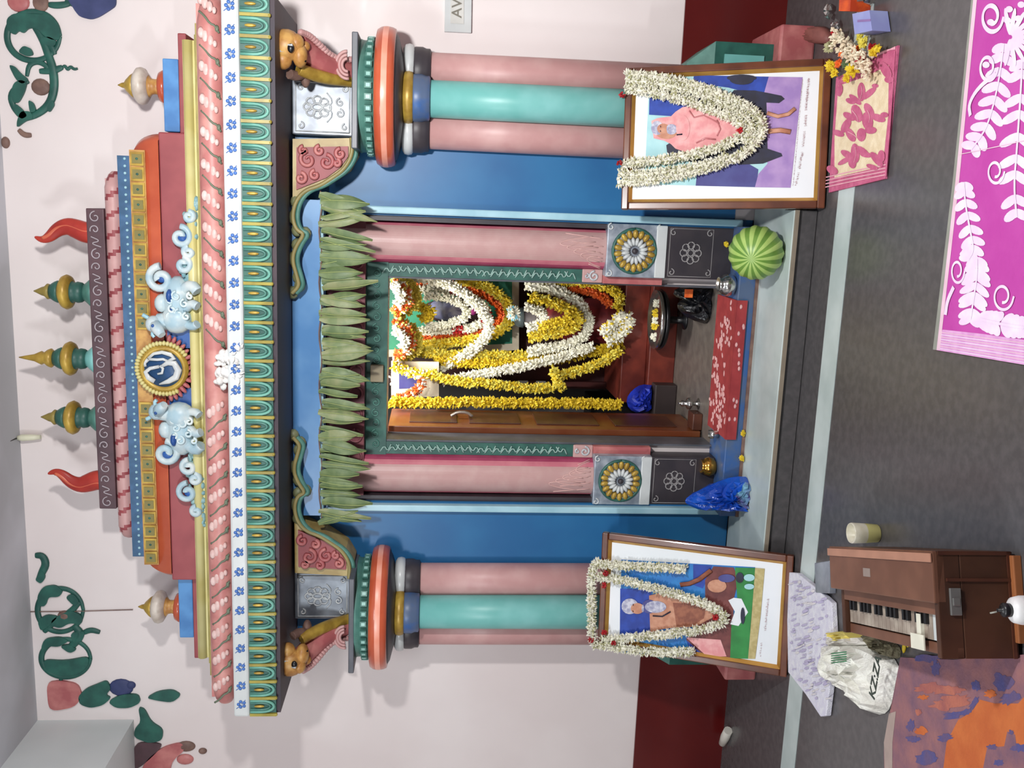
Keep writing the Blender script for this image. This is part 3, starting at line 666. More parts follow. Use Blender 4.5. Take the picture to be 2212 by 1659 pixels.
for s in (1, -1):
    x = XC + s * 1.15
    t = thing('white_pot_finial', 'cream and orange pot on blue box at the %s end of the cornice' % ('right' if s > 0 else 'left'), 'finial', (x, 4.10, 2.598), 'white pots on blue boxes')
    x0, x1 = sorted((XC + s * .965, XC + s * 1.25))
    m = MB(); m.box(x0, x1, 4.0, 4.28, 2.598, 2.66); m.build('blue_box', mat('box_blue_paint', (88, 146, 204), .4, rgb2=(66, 120, 180), scale=9), t, bevel=.004)
    m = MB(); m.lathe([(.05, 0), (.066, .012), (.07, .022), (.06, .04), (.036, .046)], x, 4.11, 24, M=Matrix.Translation((0, 0, 2.66))); m.build('red_foot', ORNG, t)
    m = MB(); m.lathe([(.036, .045), (.03, .058), (.032, .075), (.046, .088)], x, 4.11, 24, M=Matrix.Translation((0, 0, 2.66))); m.build('stem', OCHRE, t)
    m = MB(); m.lathe([(.046, .086), (.07, .1), (.076, .115), (.072, .13), (.05, .146)], x, 4.11, 24, M=Matrix.Translation((0, 0, 2.66))); m.build('belly', mat('aged_cream_paint', (216, 206, 194), .4, rgb2=(186, 172, 158), scale=18), t)
    m = MB(); m.lathe([(.052, .144), (.042, .16), (.024, .178), (.012, .186), (.01, .196), (.002, .212)], x, 4.11, 20, M=Matrix.Translation((0, 0, 2.66))); m.build('lid', GOLD, t)
# ============================================================ LEAF GARLAND
t = thing('mango_leaf_garland', 'row of green mango leaves hanging across the top of the doorway', 'leaf garland', (XC, 4.06, 2.03))
st = [(at(692, 412 + i * 18, 4.055).x, 4.06, at(692 + 3 * math.sin(i), 412 + i * 18, 4.06).z) for i in range(41)]
m = MB(); m.tube(st, .003, 6); m.build('string', BROWN, t)
n = 46
for i in range(n):
    yy = 418 + (1132 - 418) * i / (n - 1) + U(-5, 5)
    top = at(U(687, 697), yy, U(4.03, 4.065)); L = U(.17, .245); W = U(.02, .034); ang = U(-.22, .22); tw = U(-.7, .7)
    if i in (0, n - 1): ang = -.35 if i else .3
    M = Matrix.Translation(top) @ Matrix.Rotation(ang, 4, 'Y') @ Matrix.Rotation(tw, 4, 'Z')
    m = MB(); S = 9; b = len(m.v)
    for j in range(S + 1):
        u = j / S; wv = W * (math.sin(math.pi * min(1, u * .9 + .12)) ** .8) * (1 if u < .98 else .15); yb = -.03 * math.sin(u * 2.2) * (.5 + W * 12)
        for e in (-1, 0, 1): m.v.append(M @ Vector((e * wv, yb + (.014 if e else 0) * (1 if u > .05 else 0), -u * L)))
    for j in range(S):
        for e in (0, 1): q = b + j * 3 + e; m.face([q, q + 1, q + 4, q + 3], 0, True)
    m.tube([m.v[b + j * 3 + 1] + Vector((0, -.002, 0)) for j in range(S + 1)], .0016, 5, 1)
    m.build('leaf', [random.choice((LEAF, LEAF, LEAF2)), RIB], t)
# ============================================================ WALL RELIEFS
def chaikin(P, it=2):
    for _ in range(it):
        Q = []
        for i, a in enumerate(P):
            b = P[(i + 1) % len(P)]; Q += [a.lerp(b, .2), a.lerp(b, .8)]
        P = Q
    return P
def relief(name, label, cat, base, parts):
    t = thing(name, label, cat, at(base[0], base[1], YW - .01))
    parts = [q for nm, mm, prims in parts for q in ([(nm, mm, [p]) for p in prims] if nm == 'leaf' else [(nm, mm, prims)])]
    for nm, mm, prims in parts:
        m = MB()
        for p in prims:
            if p[0] == 't': sp = px(p[1], YW - .004, 2); m.tube(sp, [p[2] * 1.12 / 480 * (.55 + .45 * math.sin(math.pi * (i + 1) / (len(sp) + 1))) for i in range(len(sp))], 8, flat=.45)
            elif p[0] == 'b': m.ball(at(p[1], p[2], YW - .002), (p[4] / 480, .012, p[3] / 480), 0, 14)
            elif p[0] == 'p': m.prism(chaikin(px(p[1], YW - .012)), (0, .014, 0))
        m.build(nm, mm, t)
def el(cx, cy, rx, ry, a0=0, a1=360, n=14): return [(cx + rx * math.cos(math.radians(a0 + (a1 - a0) * i / n)), cy + ry * math.sin(math.radians(a0 + (a1 - a0) * i / n))) for i in range(n + 1)]
relief('vine_relief', 'green scrolling vine relief with rings high on the wall at right', 'wall relief', (75, 150), [
    ('vine', GREEN, [('t', el(72, 78, 58, 54), 6), ('t', [(70, 50), (92, 85), (105, 120), (115, 150), (118, 190), (108, 225), (80, 248), (45, 258)], 8), ('t', [(118, 118), (112, 100), (80, 70)], 6),
             ('t', [(58, 165), (62, 140), (80, 132), (98, 140), (105, 152)], 5), ('t', [(85, 154), (115, 153), (135, 145)], 6), ('t', [(132, 150), (140, 140), (146, 152), (152, 143), (160, 150), (168, 148)], 3), ('t', [(62, 175), (40, 185), (22, 205), (28, 230), (42, 250)], 6)]),
    ('leaf', GREEN, [('p', [(14, 62), (14, 40), (30, 28), (75, 30), (108, 32), (128, 55), (130, 86), (112, 86), (95, 78), (82, 62), (62, 60), (50, 72), (40, 66), (30, 76)]), ('p', [(18, 140), (30, 142), (44, 158), (62, 172), (48, 182), (34, 172)]), ('p', [(38, 112), (50, 98), (66, 104), (72, 118), (58, 122)]),
                     ('p', [(22, 200), (30, 178), (45, 172), (58, 178), (52, 200), (40, 222), (28, 222)]), ('p', [(60, 215), (72, 222), (78, 240), (64, 244)]), ('p', [(86, 84), (104, 78), (122, 88), (118, 100), (98, 98)]), ('p', [(30, 222), (44, 232), (60, 250), (46, 258), (32, 244)]), ('p', [(100, 232), (112, 214), (118, 226), (106, 244)]), ('p', [(36, 262), (44, 240), (66, 240), (72, 256), (54, 262), (36, 276)])]),
    ('seed_head', BROWN, [('b', 88, 188, 19, 17)]), ('stem', BROWN, [('t', [(40, 280), (52, 292), (68, 292)], 5)]), ('bud', BROWN, [('b', 12, 308, 9, 12)])])
relief('flower_relief', 'dusty pink and brown flower relief at the top right edge of the wall', 'wall relief', (60, 5), [
    ('petals', ROSE, [('b', 40, 4, 22, 20)]), ('seed_head', BROWN, [('b', 88, 6, 16, 18)]), ('stem', GREEN, [('t', [(105, 10), (125, 12), (150, 8)], 6)])])
relief('leaf_relief', 'purple blue leaf relief touching the right edge above the cornice', 'wall relief', (200, 15), [
    ('blade', PURP, [('p', [(140, -10), (250, -10), (250, 12), (236, 22), (214, 36), (196, 42), (172, 36), (162, 24), (156, 14)])]), ('edge', GREEN, [('t', [(140, 4), (158, 8), (170, 16)], 5)])])
relief('vine_relief', 'dark green vine relief with two rings high on the wall at left', 'wall relief', (130, 1370), [
    ('vine', GREEN, [('t', [(76, 1200), (92, 1200), (100, 1218), (90, 1238), (84, 1252)], 8), ('t', el(130, 1318, 50, 48), 6), ('t', el(142, 1422, 54, 42), 6), ('t', [(95, 1365), (120, 1340), (150, 1325), (172, 1300)], 7), ('t', [(160, 1352), (175, 1368), (165, 1385), (150, 1400)], 9), ('t', [(178, 1368), (196, 1360), (216, 1366)], 6), ('t', [(130, 1470), (150, 1440), (185, 1425)], 5)]),
    ('leaf', GREEN, [('p', [(92, 1268), (118, 1264), (136, 1276), (128, 1290), (104, 1290), (98, 1310), (82, 1310), (80, 1288)]), ('p', [(92, 1425), (140, 1428), (192, 1418), (190, 1440), (168, 1458), (130, 1462), (98, 1448)]), ('p', [(88, 1365), (80, 1340), (100, 1328), (126, 1332), (108, 1350)]), ('p', [(88, 1400), (96, 1380), (128, 1376), (150, 1384), (128, 1398), (104, 1396), (94, 1412)]), ('p', [(74, 1252), (92, 1232), (98, 1248), (88, 1262)]), ('p', [(112, 1338), (150, 1318), (178, 1330), (176, 1350), (150, 1346), (130, 1358), (110, 1352)]), ('p', [(140, 1290), (158, 1282), (172, 1300), (160, 1310)]), ('p', [(150, 1368), (184, 1362), (178, 1384), (160, 1392)]), ('p', [(128, 1396), (150, 1392), (166, 1404), (150, 1412)])]),
    ('seed_head', BROWN, [('b', 140, 1330, 16, 13)])])
relief('flower_relief', 'dull rose and purple flower relief with leaves above the beam end', 'wall relief', (200, 1500), [
    ('rose', ROSE, [('p', [(100, 1475), (130, 1470), (168, 1478), (178, 1505), (160, 1528), (118, 1536), (104, 1528)])]), ('purple_flower', PURP, [('b', 262, 1485, 28, 22), ('b', 282, 1480, 12, 10)]),
    ('leaf', GREEN, [('p', [(168, 1505), (185, 1488), (210, 1478), (230, 1470), (240, 1488), (228, 1502), (240, 1508), (222, 1524), (195, 1530), (172, 1522)]), ('p', [(232, 1516), (262, 1500), (298, 1500), (304, 1518), (280, 1530), (250, 1530)]), ('p', [(315, 1508), (340, 1494), (372, 1490), (392, 1502), (372, 1518), (340, 1514)])])])
relief('flower_relief', 'brown and rose flower relief at the bottom left corner of the wall', 'wall relief', (340, 1620), [
    ('leaf', GREEN, [('p', [(298, 1528), (312, 1532), (326, 1560), (352, 1576), (350, 1600), (322, 1606), (290, 1594), (290, 1576), (304, 1560)])]), ('dark_petal', PLUM, [('p', [(290, 1606), (330, 1604), (352, 1610), (330, 1634), (300, 1660), (284, 1660)])]),
    ('petal', ROSE, [('p', [(300, 1672), (318, 1640), (352, 1614), (392, 1604), (400, 1620), (372, 1644), (366, 1672)]), ('b', 400, 1640, 20, 14)]), ('bud', BROWN, [('b', 402, 1612, 22, 14), ('b', 438, 1622, 10, 8)])])
# sign on the wall, cable and bulb holder
t = thing('wall_sign', 'small white framed sign with letters on the right wall', 'sign', at(990, 25, YW))
m = MB(); m.prism(px([(960, 68), (1018, 71), (1020, -60), (962, -60)], YW - .02), (0, .02, 0)); fr = m.build('frame', WHITE, t, bevel=.002)
m = MB(); m.prism(px([(973, 50), (1002, 52), (1003, -50), (974, -50)], YW - .023), (0, .004, 0)); pn = m.build('panel', mat('sign_grey', (206, 206, 200), .5), t)
m = MB(); p = at(988, 10, YW - .0245); text_into(m, 'AVL', Matrix.Translation(p + Vector((-.0, 0, 0))) @ Matrix.Rotation(math.pi / 2, 4, 'X'), .062); m.build('letters', mat('sign_ink', (120, 116, 104), .6), pn)
m = MB(); pts = [Vector((at(50, 945, YW - .02).x, YW - .02, 3.43)), at(52, 944, YW - .02)]
t = thing('bulb_holder', 'small cream bulb holder hanging at the ceiling above the pot finials', 'lamp holder', at(60, 945, YW - .03))
a, b2 = at(38, 946, YW - .03), at(88, 944, YW - .03)
m = MB(); m.tube([a, a.lerp(b2, .2), a.lerp(b2, .6), b2], [.010, .016, .014, .010], 12); m.build('holder', mat('cream_plastic', (228, 226, 200), .4), t)
m = MB(); m.tube([a, a + Vector((.01, -.3, .02)), (a.x + .02, 3.3, 3.42)], .003, 6); m.build('cord', BLK, t)
m = MB(); m.tube([at(0, 1322, YW - .006), at(150, 1321, YW - .006), at(287, 1317, YW - .006)], .0022, 6); o = tag(m.build('wire', BROWN), 'thin brown wire running down the wall to the left white pot', 'wire'); recentre(o, at(287, 1317, YW - .006))
# ============================================================ FRAMED PICTURES
def picture(label, BL, BR, TL, TR, yTL, yTR, layers, balls, tubes, cap, conv):
    bl, br = atz(*BL, 0.002), atz(*BR, 0.002); tl, tr = at(*TL, yTL), at(*TR, yTR)
    ex = (br - bl); ex.z = 0; wd = ex.length; ex.normalize()
    up = (tl + tr) / 2 - (bl + br) / 2; up = up - ex * up.dot(ex); h = up.length; ez = up.normalized(); ny = ez.cross(ex)   # ny points away from the viewer
    M = Matrix((ex, ny, ez)).transposed().to_4x4(); M.translation = bl
    t = thing('framed_picture', label, 'picture', M=M)
    def onp(x, y, off=0.0):
        d = ray(x, y); P0 = bl - ny * off; return CAM + d * ((P0 - CAM).dot(ny) / d.dot(ny))
    f, g = .030, .044
    m = MB()
    for (x0, x1, z0, z1) in ((0, wd, 0, f), (0, wd, h - f, h), (0, f, f, h - f), (wd - f, wd, f, h - f)): m.box(x0, x1, -.022, .012, z0, z1, 0, M)
    m.build('frame', WOODF, t, bevel=.005)
    m = MB()
    for (a, b) in (((f, f), (wd - f, f)), ((wd - f, f), (wd - f, h - f)), ((wd - f, h - f), (f, h - f)), ((f, h - f), (f, f))):
        def inn(p): return (g if p[0] < wd / 2 else wd - g, g if p[1] < h / 2 else h - g)
        a2, b2 = inn(a), inn(b)
        m.add([M @ Vector((a[0], -.018, a[1])), M @ Vector((b[0], -.018, b[1])), M @ Vector((b2[0], -.004, b2[1])), M @ Vector((a2[0], -.004, a2[1]))], [(0, 1, 2, 3)])
    m.build('gilt_slip', GILT, t)
    m = MB(); m.box(g - .005, wd - g + .005, -.004, .006, g - .005, h - g + .005, 0, M); m.build('mount', PAPER, t)
    m = MB(); ms = []
    def kk(mm):
        if mm not in ms: ms.append(mm)
        return ms.index(mm)
    L = .0045
    for mm, pl in layers:
        m.add([onp(*conv(x, y), L) for x, y in pl], [tuple(range(len(pl)))[::-1]], kk(mm)); L += .0004
    for mm, x, y, rx, ry in balls:
        pl = [(x + rx * math.cos(a / 18 * 6.283), y + ry * math.sin(a / 18 * 6.283)) for a in range(18)]
        m.add([onp(*conv(*q), L) for q in pl], [tuple(range(18))], kk(mm)); L += .0003
    for mm, pl, r in tubes: m.tube([onp(*conv(x, y), L) for x, y in pl], r, 6, kk(mm), flat=.1)
    m.build('print', ms, t)
    m = MB()
    for (x0, y0, x1, y1, n, amp) in cap:
        for i in range(n):
            u = i / n + U(0, .3) / n; x = x0 + (x1 - x0) * u + U(-amp, amp) * .3; y = y0 + (y1 - y0) * u
            a = amp * U(.5, 1); b = amp * U(.5, 1); wq = U(1.5, 4)
            m.add([onp(*conv(*q), .0066) for q in ((x - a, y), (x + b, y - 3), (x + b, y - 3 + wq), (x - a, y + wq))], [(0, 1, 2, 3)])
            if R() < .5: m.add([onp(*conv(*q), .0067) for q in ((x - a * .2, y - 4), (x + a * .3, y - 4), (x + a * .3, y + 5), (x - a * .2, y + 5))], [(0, 1, 2, 3)])
    m.build('caption', PTXT, t)
    return t, onp
c4 = lambda X, Y: (1300 + X / 4.022, 60 + Y / 4.022)
lay = [(PICE, [(415, 405), (1745, 430), (1640, 1390), (370, 1360)]),
       (PB, [(800, 412), (1465, 425), (1455, 600), (1250, 560), (1100, 520), (790, 480)]),
       (PSLATE, [(815, 1372), (1345, 1385), (1360, 1230), (1220, 1150), (830, 1230)]),
       (PLIL, [(1450, 425), (1745, 430), (1640, 1390), (1330, 1385), (1360, 1270), (1440, 1180), (1400, 900), (1400, 600)]),
       (PB, [(415, 540), (410, 755), (640, 770), (900, 700), (1000, 560), (700, 520)]),
       (PNAVY, [(1150, 540), (1330, 545), (1440, 565), (1560, 590), (1590, 618), (1540, 655), (1430, 650), (1440, 1050), (1560, 1090), (1570, 1115), (1400, 1180), (1200, 1190), (1050, 1120), (820, 1190), (640, 1090), (570, 1110), (560, 1020), (900, 800)]),
       (PLIL, [(1440, 700), (1480, 700), (1480, 900), (1445, 900)]),
       (ROBE, [(430, 810), (480, 785), (600, 770), (640, 730), (700, 690), (800, 672), (920, 700), (1100, 760), (1230, 860), (1160, 960), (1000, 1030), (850, 1045), (740, 1085), (640, 1050), (600, 1010), (540, 980), (450, 960)])]
bal = [(PNAVY, 1215, 436, 130, 30), (PNAVY, 1215, 450, 105, 45), (SKIN, 560, 905, 95, 62), (PGREY, 480, 870, 52, 62), (SKIN, 535, 878, 55, 46), (PGREY, 605, 882, 50, 46), (SKIN, 540, 878, 44, 42), (ROBE, 705, 870, 60, 110), (PGREY, 572, 878, 9, 30)]
tub = [(SKIN, [(1435, 740), (1530, 770), (1620, 750), (1680, 700)], .008), (SKIN, [(1445, 900), (1550, 890), (1640, 905)], .010), (PNAVY, [(510, 850), (512, 866)], .0015), (PNAVY, [(508, 890), (512, 905)], .0015), (PNAVY, [(650, 930), (700, 925)], .003),
       (mat('print_robe_fold', (214, 130, 134), .35, coat=.5), [(760, 720), (800, 780), (880, 760), (960, 800), (1020, 830)], .003), (MATS['print_robe_fold'], [(820, 1000), (900, 960), (990, 970)], .003), (MATS['print_robe_fold'], [(1000, 800), (1030, 880), (1000, 940)], .003)]
cap = [(1800, 440, 1770, 720, 34, 14), (1775, 760, 1765, 860, 9, 14), (1760, 900, 1745, 1040, 14, 14), (1740, 1080, 1715, 1230, 15, 14), (1710, 1260, 1680, 1380, 8, 14), (1745, 450, 1660, 1380, 70, 6)]
pr, onr = picture('framed picture of a bearded man in a pink robe, leaning at the right pillar', (1781, 451), (1797, 128), (1338, 438), (1360, 117), 3.95, 4.02, lay, bal, tub, cap, c4)
c5 = lambda X, Y: (1250 + X / 3.881, 1150 + Y / 3.881)
lay = [(PBL, [(358, 228), (1480, 292), (1420, 1060), (1000, 1040), (345, 1010)]), (PB, [(348, 470), (610, 480), (610, 860), (345, 850)]),
       (PB, [(960, 268), (1120, 278), (1075, 400), (1040, 470), (960, 440)]), (PB, [(900, 900), (1000, 960), (1080, 1045), (960, 1050)]),
       (PMAR, [(1060, 400), (1130, 285), (1300, 295), (1340, 400), (1300, 560), (1290, 1055), (1070, 1048), (900, 900), (1000, 760), (1060, 560)]),
       (PGRN, [(1310, 295), (1480, 298), (1450, 680), (1420, 1060), (1270, 1055), (1280, 780), (1330, 560)]),
       (PSAND, [(1480, 298), (1560, 305), (1525, 700), (1480, 1060), (1420, 1060), (1450, 700)]),
       (SKIN, [(590, 530), (700, 500), (860, 560), (1040, 600), (1150, 700), (980, 790), (800, 800), (700, 810), (600, 840)]),
       (DSKIN, [(790, 590), (1000, 600), (1065, 650), (1050, 720), (960, 780), (820, 790)]),
       (PAPER, [(1255, 570), (1300, 548), (1365, 556), (1420, 670), (1340, 785), (1270, 770), (1310, 665)]),
       (ROBE, [(900, 880), (1190, 900), (1240, 1040), (1080, 1044)])]
bal = [(PGREY, 430, 620, 72, 66), (PSLATE, 590, 622, 62, 58), (PGREY, 645, 625, 90, 50), (SKIN, 492, 638, 56, 46), (PGREY, 538, 638, 10, 32), (SKIN, 1160, 450, 80, 55), (PSLATE, 1240, 385, 70, 34), (PNAVY, 1350, 380, 34, 44), (PICE, 1430, 380, 46, 30), (PICE, 1430, 455, 42, 24), (PNAVY, 1375, 700, 18, 70)]
tub = [(DSKIN, [(850, 440), (930, 430), (1010, 395), (1110, 320)], .011), (PNAVY, [(620, 700), (700, 705), (770, 665)], .003), (PNAVY, [(455, 600), (458, 615)], .0015), (PNAVY, [(452, 655), (458, 668)], .0015)]
cap = [(1590, 560, 1560, 830, 22, 12), (1530, 930, 1520, 1050, 8, 10)]
pl_, onl = picture('framed picture of a white-haired man on bright blue, leaning at the left pillar', (1700, 1460), (1716, 1199), (1291, 1436), (1303, 1173), 3.95, 3.95, lay, bal, tub, cap, c5)
# garlands on the pictures
def jgar(name, label, onp, paths, reds, r, group):
    b = onp(*paths[0][0], .03)
    t = thing(name, label, 'garland', b, group)
    for pl in paths:
        m = MB(); pts = smooth([onp(x, y, .032) for x, y in pl], 2); L = sum((b - a).length for a, b in zip(pts, pts[1:]))
        m.garland(pts, r, int(L * 1500), .020, .0042, (0, 0, 0, 0, 1)); m.build('strand', [JAS, JASG], t)
    for (x, y) in reds:
        m = MB(); c = onp(x, y, .05)
        for i in range(16): m.bud(c, Vector((U(-1, 1), U(-1, .3), U(-1, 1))), .017, .006)
        m.build('red_tuft', REDR, t)
jgar('flower_garland', 'double-looped white jasmine garland hanging over the right framed picture', onr,
     [[(1352, 162), (1400, 164), (1470, 176), (1540, 198), (1600, 222), (1640, 248), (1650, 278), (1635, 308), (1600, 336), (1540, 360), (1470, 378), (1400, 389), (1334, 393)],
      [(1352, 190), (1420, 202), (1500, 222), (1570, 248), (1608, 272), (1602, 294), (1560, 316), (1500, 334), (1430, 346), (1344, 354)],
      [(1352, 176), (1430, 180), (1500, 198), (1570, 225), (1620, 256), (1628, 284), (1608, 312)],
      [(1336, 376), (1400, 378), (1450, 370), (1520, 358), (1570, 340)]],
     [(1344, 204), (1337, 352), (1597, 281)], .0155, 'white garlands on the framed pictures')
jgar('flower_garland', 'white jasmine garland with hanging ends and red tufts on the left framed picture', onl,
     [[(1294, 1212), (1279, 1228), (1277, 1262), (1279, 1320), (1277, 1372), (1288, 1398)], [(1294, 1218), (1340, 1222), (1420, 1226), (1482, 1229)],
      [(1290, 1246), (1340, 1252), (1400, 1266), (1460, 1284), (1520, 1302), (1562, 1324), (1568, 1342), (1530, 1358), (1460, 1368), (1380, 1376), (1300, 1382)],
      [(1290, 1392), (1350, 1402), (1420, 1410), (1500, 1408)]],
     [(1308, 1238), (1304, 1264), (1305, 1366), (1277, 1382), (1325, 1388), (1545, 1333)], .0145, 'white garlands on the framed pictures')
# ============================================================ THINGS ON THE FLOOR
LAY = [0]
def fl(m, cx, cy, a, b, rot, k, z, n=14, jit=0):
    LAY[0] += 1; z += LAY[0] * 1.2e-5
    c, s = math.cos(math.radians(rot)), math.sin(math.radians(rot))
    J = [1 + U(-jit, jit) for q in range(n)]
    m.add([atz(cx + J[q] * (a * math.cos(q / n * 6.283) * c - b * math.sin(q / n * 6.283) * s), cy + J[q] * (a * math.cos(q / n * 6.283) * s + b * math.sin(q / n * 6.283) * c), z) for q in range(n)], [tuple(range(n))], k)
def flat_poly(m, pl, k, z): m.add([atz(x, y, z) for x, y in pl], [tuple(range(len(pl)))], k)
def sheet(m, pl, z, th, k=0): m.prism([atz(x, y, z + th) for x, y in pl], (0, 0, -th), k)
def fline(m, pl, r, k, z):
    LAY[0] += 1; z += LAY[0] * 1.2e-5
    P = smooth([atz(x, y, z + .0008) for x, y in pl], 2); A = []
    for i, p in enumerate(P):
        d = P[min(i + 1, len(P) - 1)] - P[max(i - 1, 0)]; d = Vector((-d.y, d.x, 0)).normalized() * r; A += [p + d, p - d]
    m.add(A, [(2 * i, 2 * i + 1, 2 * i + 3, 2 * i + 2) for i in range(len(P) - 1)], k)
# pink damask mat
DPINK = mat('mat_rose', (206, 108, 142), .8, rgb2=(190, 88, 126), scale=30, bump=.3)
CREAM = mat('mat_cream', (238, 222, 190), .8, rgb2=(226, 206, 170), scale=30, bump=.3)
c6 = lambda X, Y: (1480 + X / 3.022, Y / 3.022)
m = MB(); sheet(m, [(1790, 416), (1912, 386), (1939, 98), (1846, 150), (1806, 168)], .001, .008, 0); z = .0095
flat_poly(m, [c6(*q) for q in ((1000, 560), (1180, 500), (1330, 425), (1325, 760), (1290, 1085), (1100, 1130), (975, 1160), (975, 900))], 1, z)
z = .0105
for (X, Y, a, b, r) in ((1150, 600, 62, 26, 90), (1110, 650, 50, 18, 40), (1200, 610, 60, 20, -40), (1080, 660, 34, 18, 20), (1240, 560, 22, 14, 0), (1120, 740, 60, 34, 70), (1070, 760, 44, 22, 30), (1200, 720, 52, 26, 60),
                        (1190, 790, 60, 36, 80), (1260, 770, 50, 24, 20), (1300, 750, 26, 18, 0), (1050, 820, 52, 26, 120), (1000, 870, 40, 20, 20), (1080, 880, 50, 26, 60), (1150, 880, 44, 30, 90), (1210, 850, 40, 24, 0),
                        (1110, 1000, 64, 28, 85), (1060, 1010, 50, 22, 30), (1040, 1050, 50, 16, 150), (1160, 990, 52, 22, 40), (1180, 1010, 40, 18, 10), (1090, 1060, 40, 26, 80), (1310, 460, 60, 30, 60), (1330, 520, 30, 22, 0), (1250, 1040, 60, 24, 50), (1220, 1090, 40, 16, 20), (1280, 1020, 40, 24, 90), (1010, 590, 40, 18, 100), (960, 1110, 40, 26, 30)):
    fl(m, *c6(X, Y), a / 3.0, b / 3.0, r, 0, z); z += .00005
for off in range(4): fline(m, [c6(900 + 4 * off, 1225 - 22 * off), c6(1060, 1190 - 22 * off), c6(1310, 1140 - 22 * off)], .0022, 2, .0095)
for off in range(4): fline(m, [c6(1150 + 22 * off, 412 - 12 * off), c6(1290 + 6 * off, 345 - 6 * off), c6(1372, 306 + 4 * off)], .0022, 2, .0095)
fline(m, [c6(1368, 330), c6(1345, 700), c6(1308, 1150)], .006, 0, .010)
for (X0, Y0, X1, Y1) in ((1150, 560, 1140, 650), (1090, 720, 1130, 800), (1190, 720, 1200, 800), (1110, 960, 1100, 1060), (1060, 860, 1120, 900)): fline(m, [c6(X0, Y0), c6((X0 + X1) / 2 + 12, (Y0 + Y1) / 2), c6(X1, Y1)], .0015, 2, .0115)
o = tag(m.build('floor_mat', [DPINK, CREAM, mat('mat_pale_pink', (232, 170, 184), .8)]), 'pink and cream damask-patterned mat in front of the right framed picture', 'mat', 'floor mats'); recentre(o, atz(1870, 260, 0))
# magenta mat
MG = mat('magenta_fabric', (194, 76, 168), .75, rgb2=(186, 64, 160), scale=6, bump=.2); MW = mat('mat_white_print', (240, 226, 242), .75, rgb2=(232, 208, 234), scale=20); ML = mat('mat_lilac_hem', (226, 172, 218), .75, rgb2=(214, 152, 206), scale=30); MGR = mat('mat_edge_grey', (150, 152, 142), .8)
c8 = lambda X, Y: (1950 + X / 4.149, Y / 4.149)
c9 = lambda X, Y: (1950 + X / 4.149, 400 + Y / 4.149)
LAY[0] = 0
m = MB(); sheet(m, [(2015, 755), (2058, 390), (2104, -60), (2500, -60), (2500, 830), (2212, 788)], .001, .010, 0)
flat_poly(m, [(2015, 755), (2058, 390), (2104, -60), (2108, -60), (2064, 390), (2023, 756)], 3, .0118)
flat_poly(m, [(2023, 756), (2064, 390), (2108, -60), (2116, -60), (2072, 390), (2030, 756)], 4, .0118)
flat_poly(m, [(2022, 756), (2036, 712), (2120, 721), (2212, 734), (2400, 762), (2500, 776), (2500, 831), (2212, 788)], 2, .0116)
for i in range(8): fline(m, [(2034 - i * .5, 718 + i * 5), (2212, 741 + i * 6)], .0012, 1 if i % 2 else 4, .012)
def frond(path, L, W, sc=1, n=9):
    P = smooth([Vector((x, y, 0)) for x, y in path], 2); N = len(P)
    for i in range(n):
        p = P[int((i + .5) / n * (N - 1))]; q = P[min(N - 1, int((i + .5) / n * (N - 1)) + 1)]; d = math.degrees(math.atan2(q.y - p.y, q.x - p.x))
        for e in (-1, 1):
            an = d + e * 55; l = L * (.7 + .5 * math.sin(math.pi * (i + 1) / (n + 1)))
            fl(m, p.x + l * .8 * math.cos(math.radians(an)), p.y + l * .8 * math.sin(math.radians(an)), l * 1.12, W * 1.25, an, 1, .0118 + .00002 * i)
    fline(m, path, .004, 1, .0122)
def curl(cx, cy, a, b, th=.004): fline(m, [(cx + a * (1 - .6 * i / 14) * math.cos(i / 14 * 8), cy + b * (1 - .6 * i / 14) * math.sin(i / 14 * 8)) for i in range(15)], th, 1, .0122)
frond([(2168, 95), (2160, 160), (2148, 220), (2130, 280), (2098, 322)], 17, 8)
frond([(2208, 130), (2205, 200), (2200, 270), (2196, 330), (2190, 400), (2196, 470)], 20, 8)
frond([(2082, 395), (2085, 440), (2096, 500), (2104, 540), (2092, 560)], 14, 7)
frond([(2110, 560), (2110, 600), (2104, 640), (2096, 690)], 17, 7)
frond([(2118, 690), (2160, 700), (2212, 708)], 14, 8, n=10)
curl(2142, 36, 26, 38, .006); curl(2134, 145, 22, 34, .005); curl(2150, 370, 20, 30, .004); curl(2068, 585, 16, 30, .004); curl(2166, 640, 24, 34, .004)
for i in range(11):
    a = -100 + i * 20; fl(m, 2182 + 34 * math.cos(math.radians(a)), 80 + 34 * math.sin(math.radians(a)), 30, 5, a, 1, .0121)
fline(m, [(2150, 160), (2112, 190), (2092, 225), (2096, 250)], .007, 1, .0122); fline(m, [(2060, 620), (2046, 650), (2042, 680)], .008, 1, .0122)
for (x, y) in ((2180, 20), (2200, 40), (2176, 44), (2140, 48), (2130, 140), (2206, 10)): fl(m, x, y, 8, 7, 0, 1, .0122)
fline(m, [(2070, 334), (2130, 322), (2212, 304)], .0012, 4, .0123)
o = tag(m.build('floor_mat', [MG, MW, ML, MGR, mat('mat_pink_hem', (238, 200, 218), .75)]), 'bright magenta mat with white leafy fronds and a lilac hem', 'mat', 'floor mats'); recentre(o, atz(2150, 400, 0))
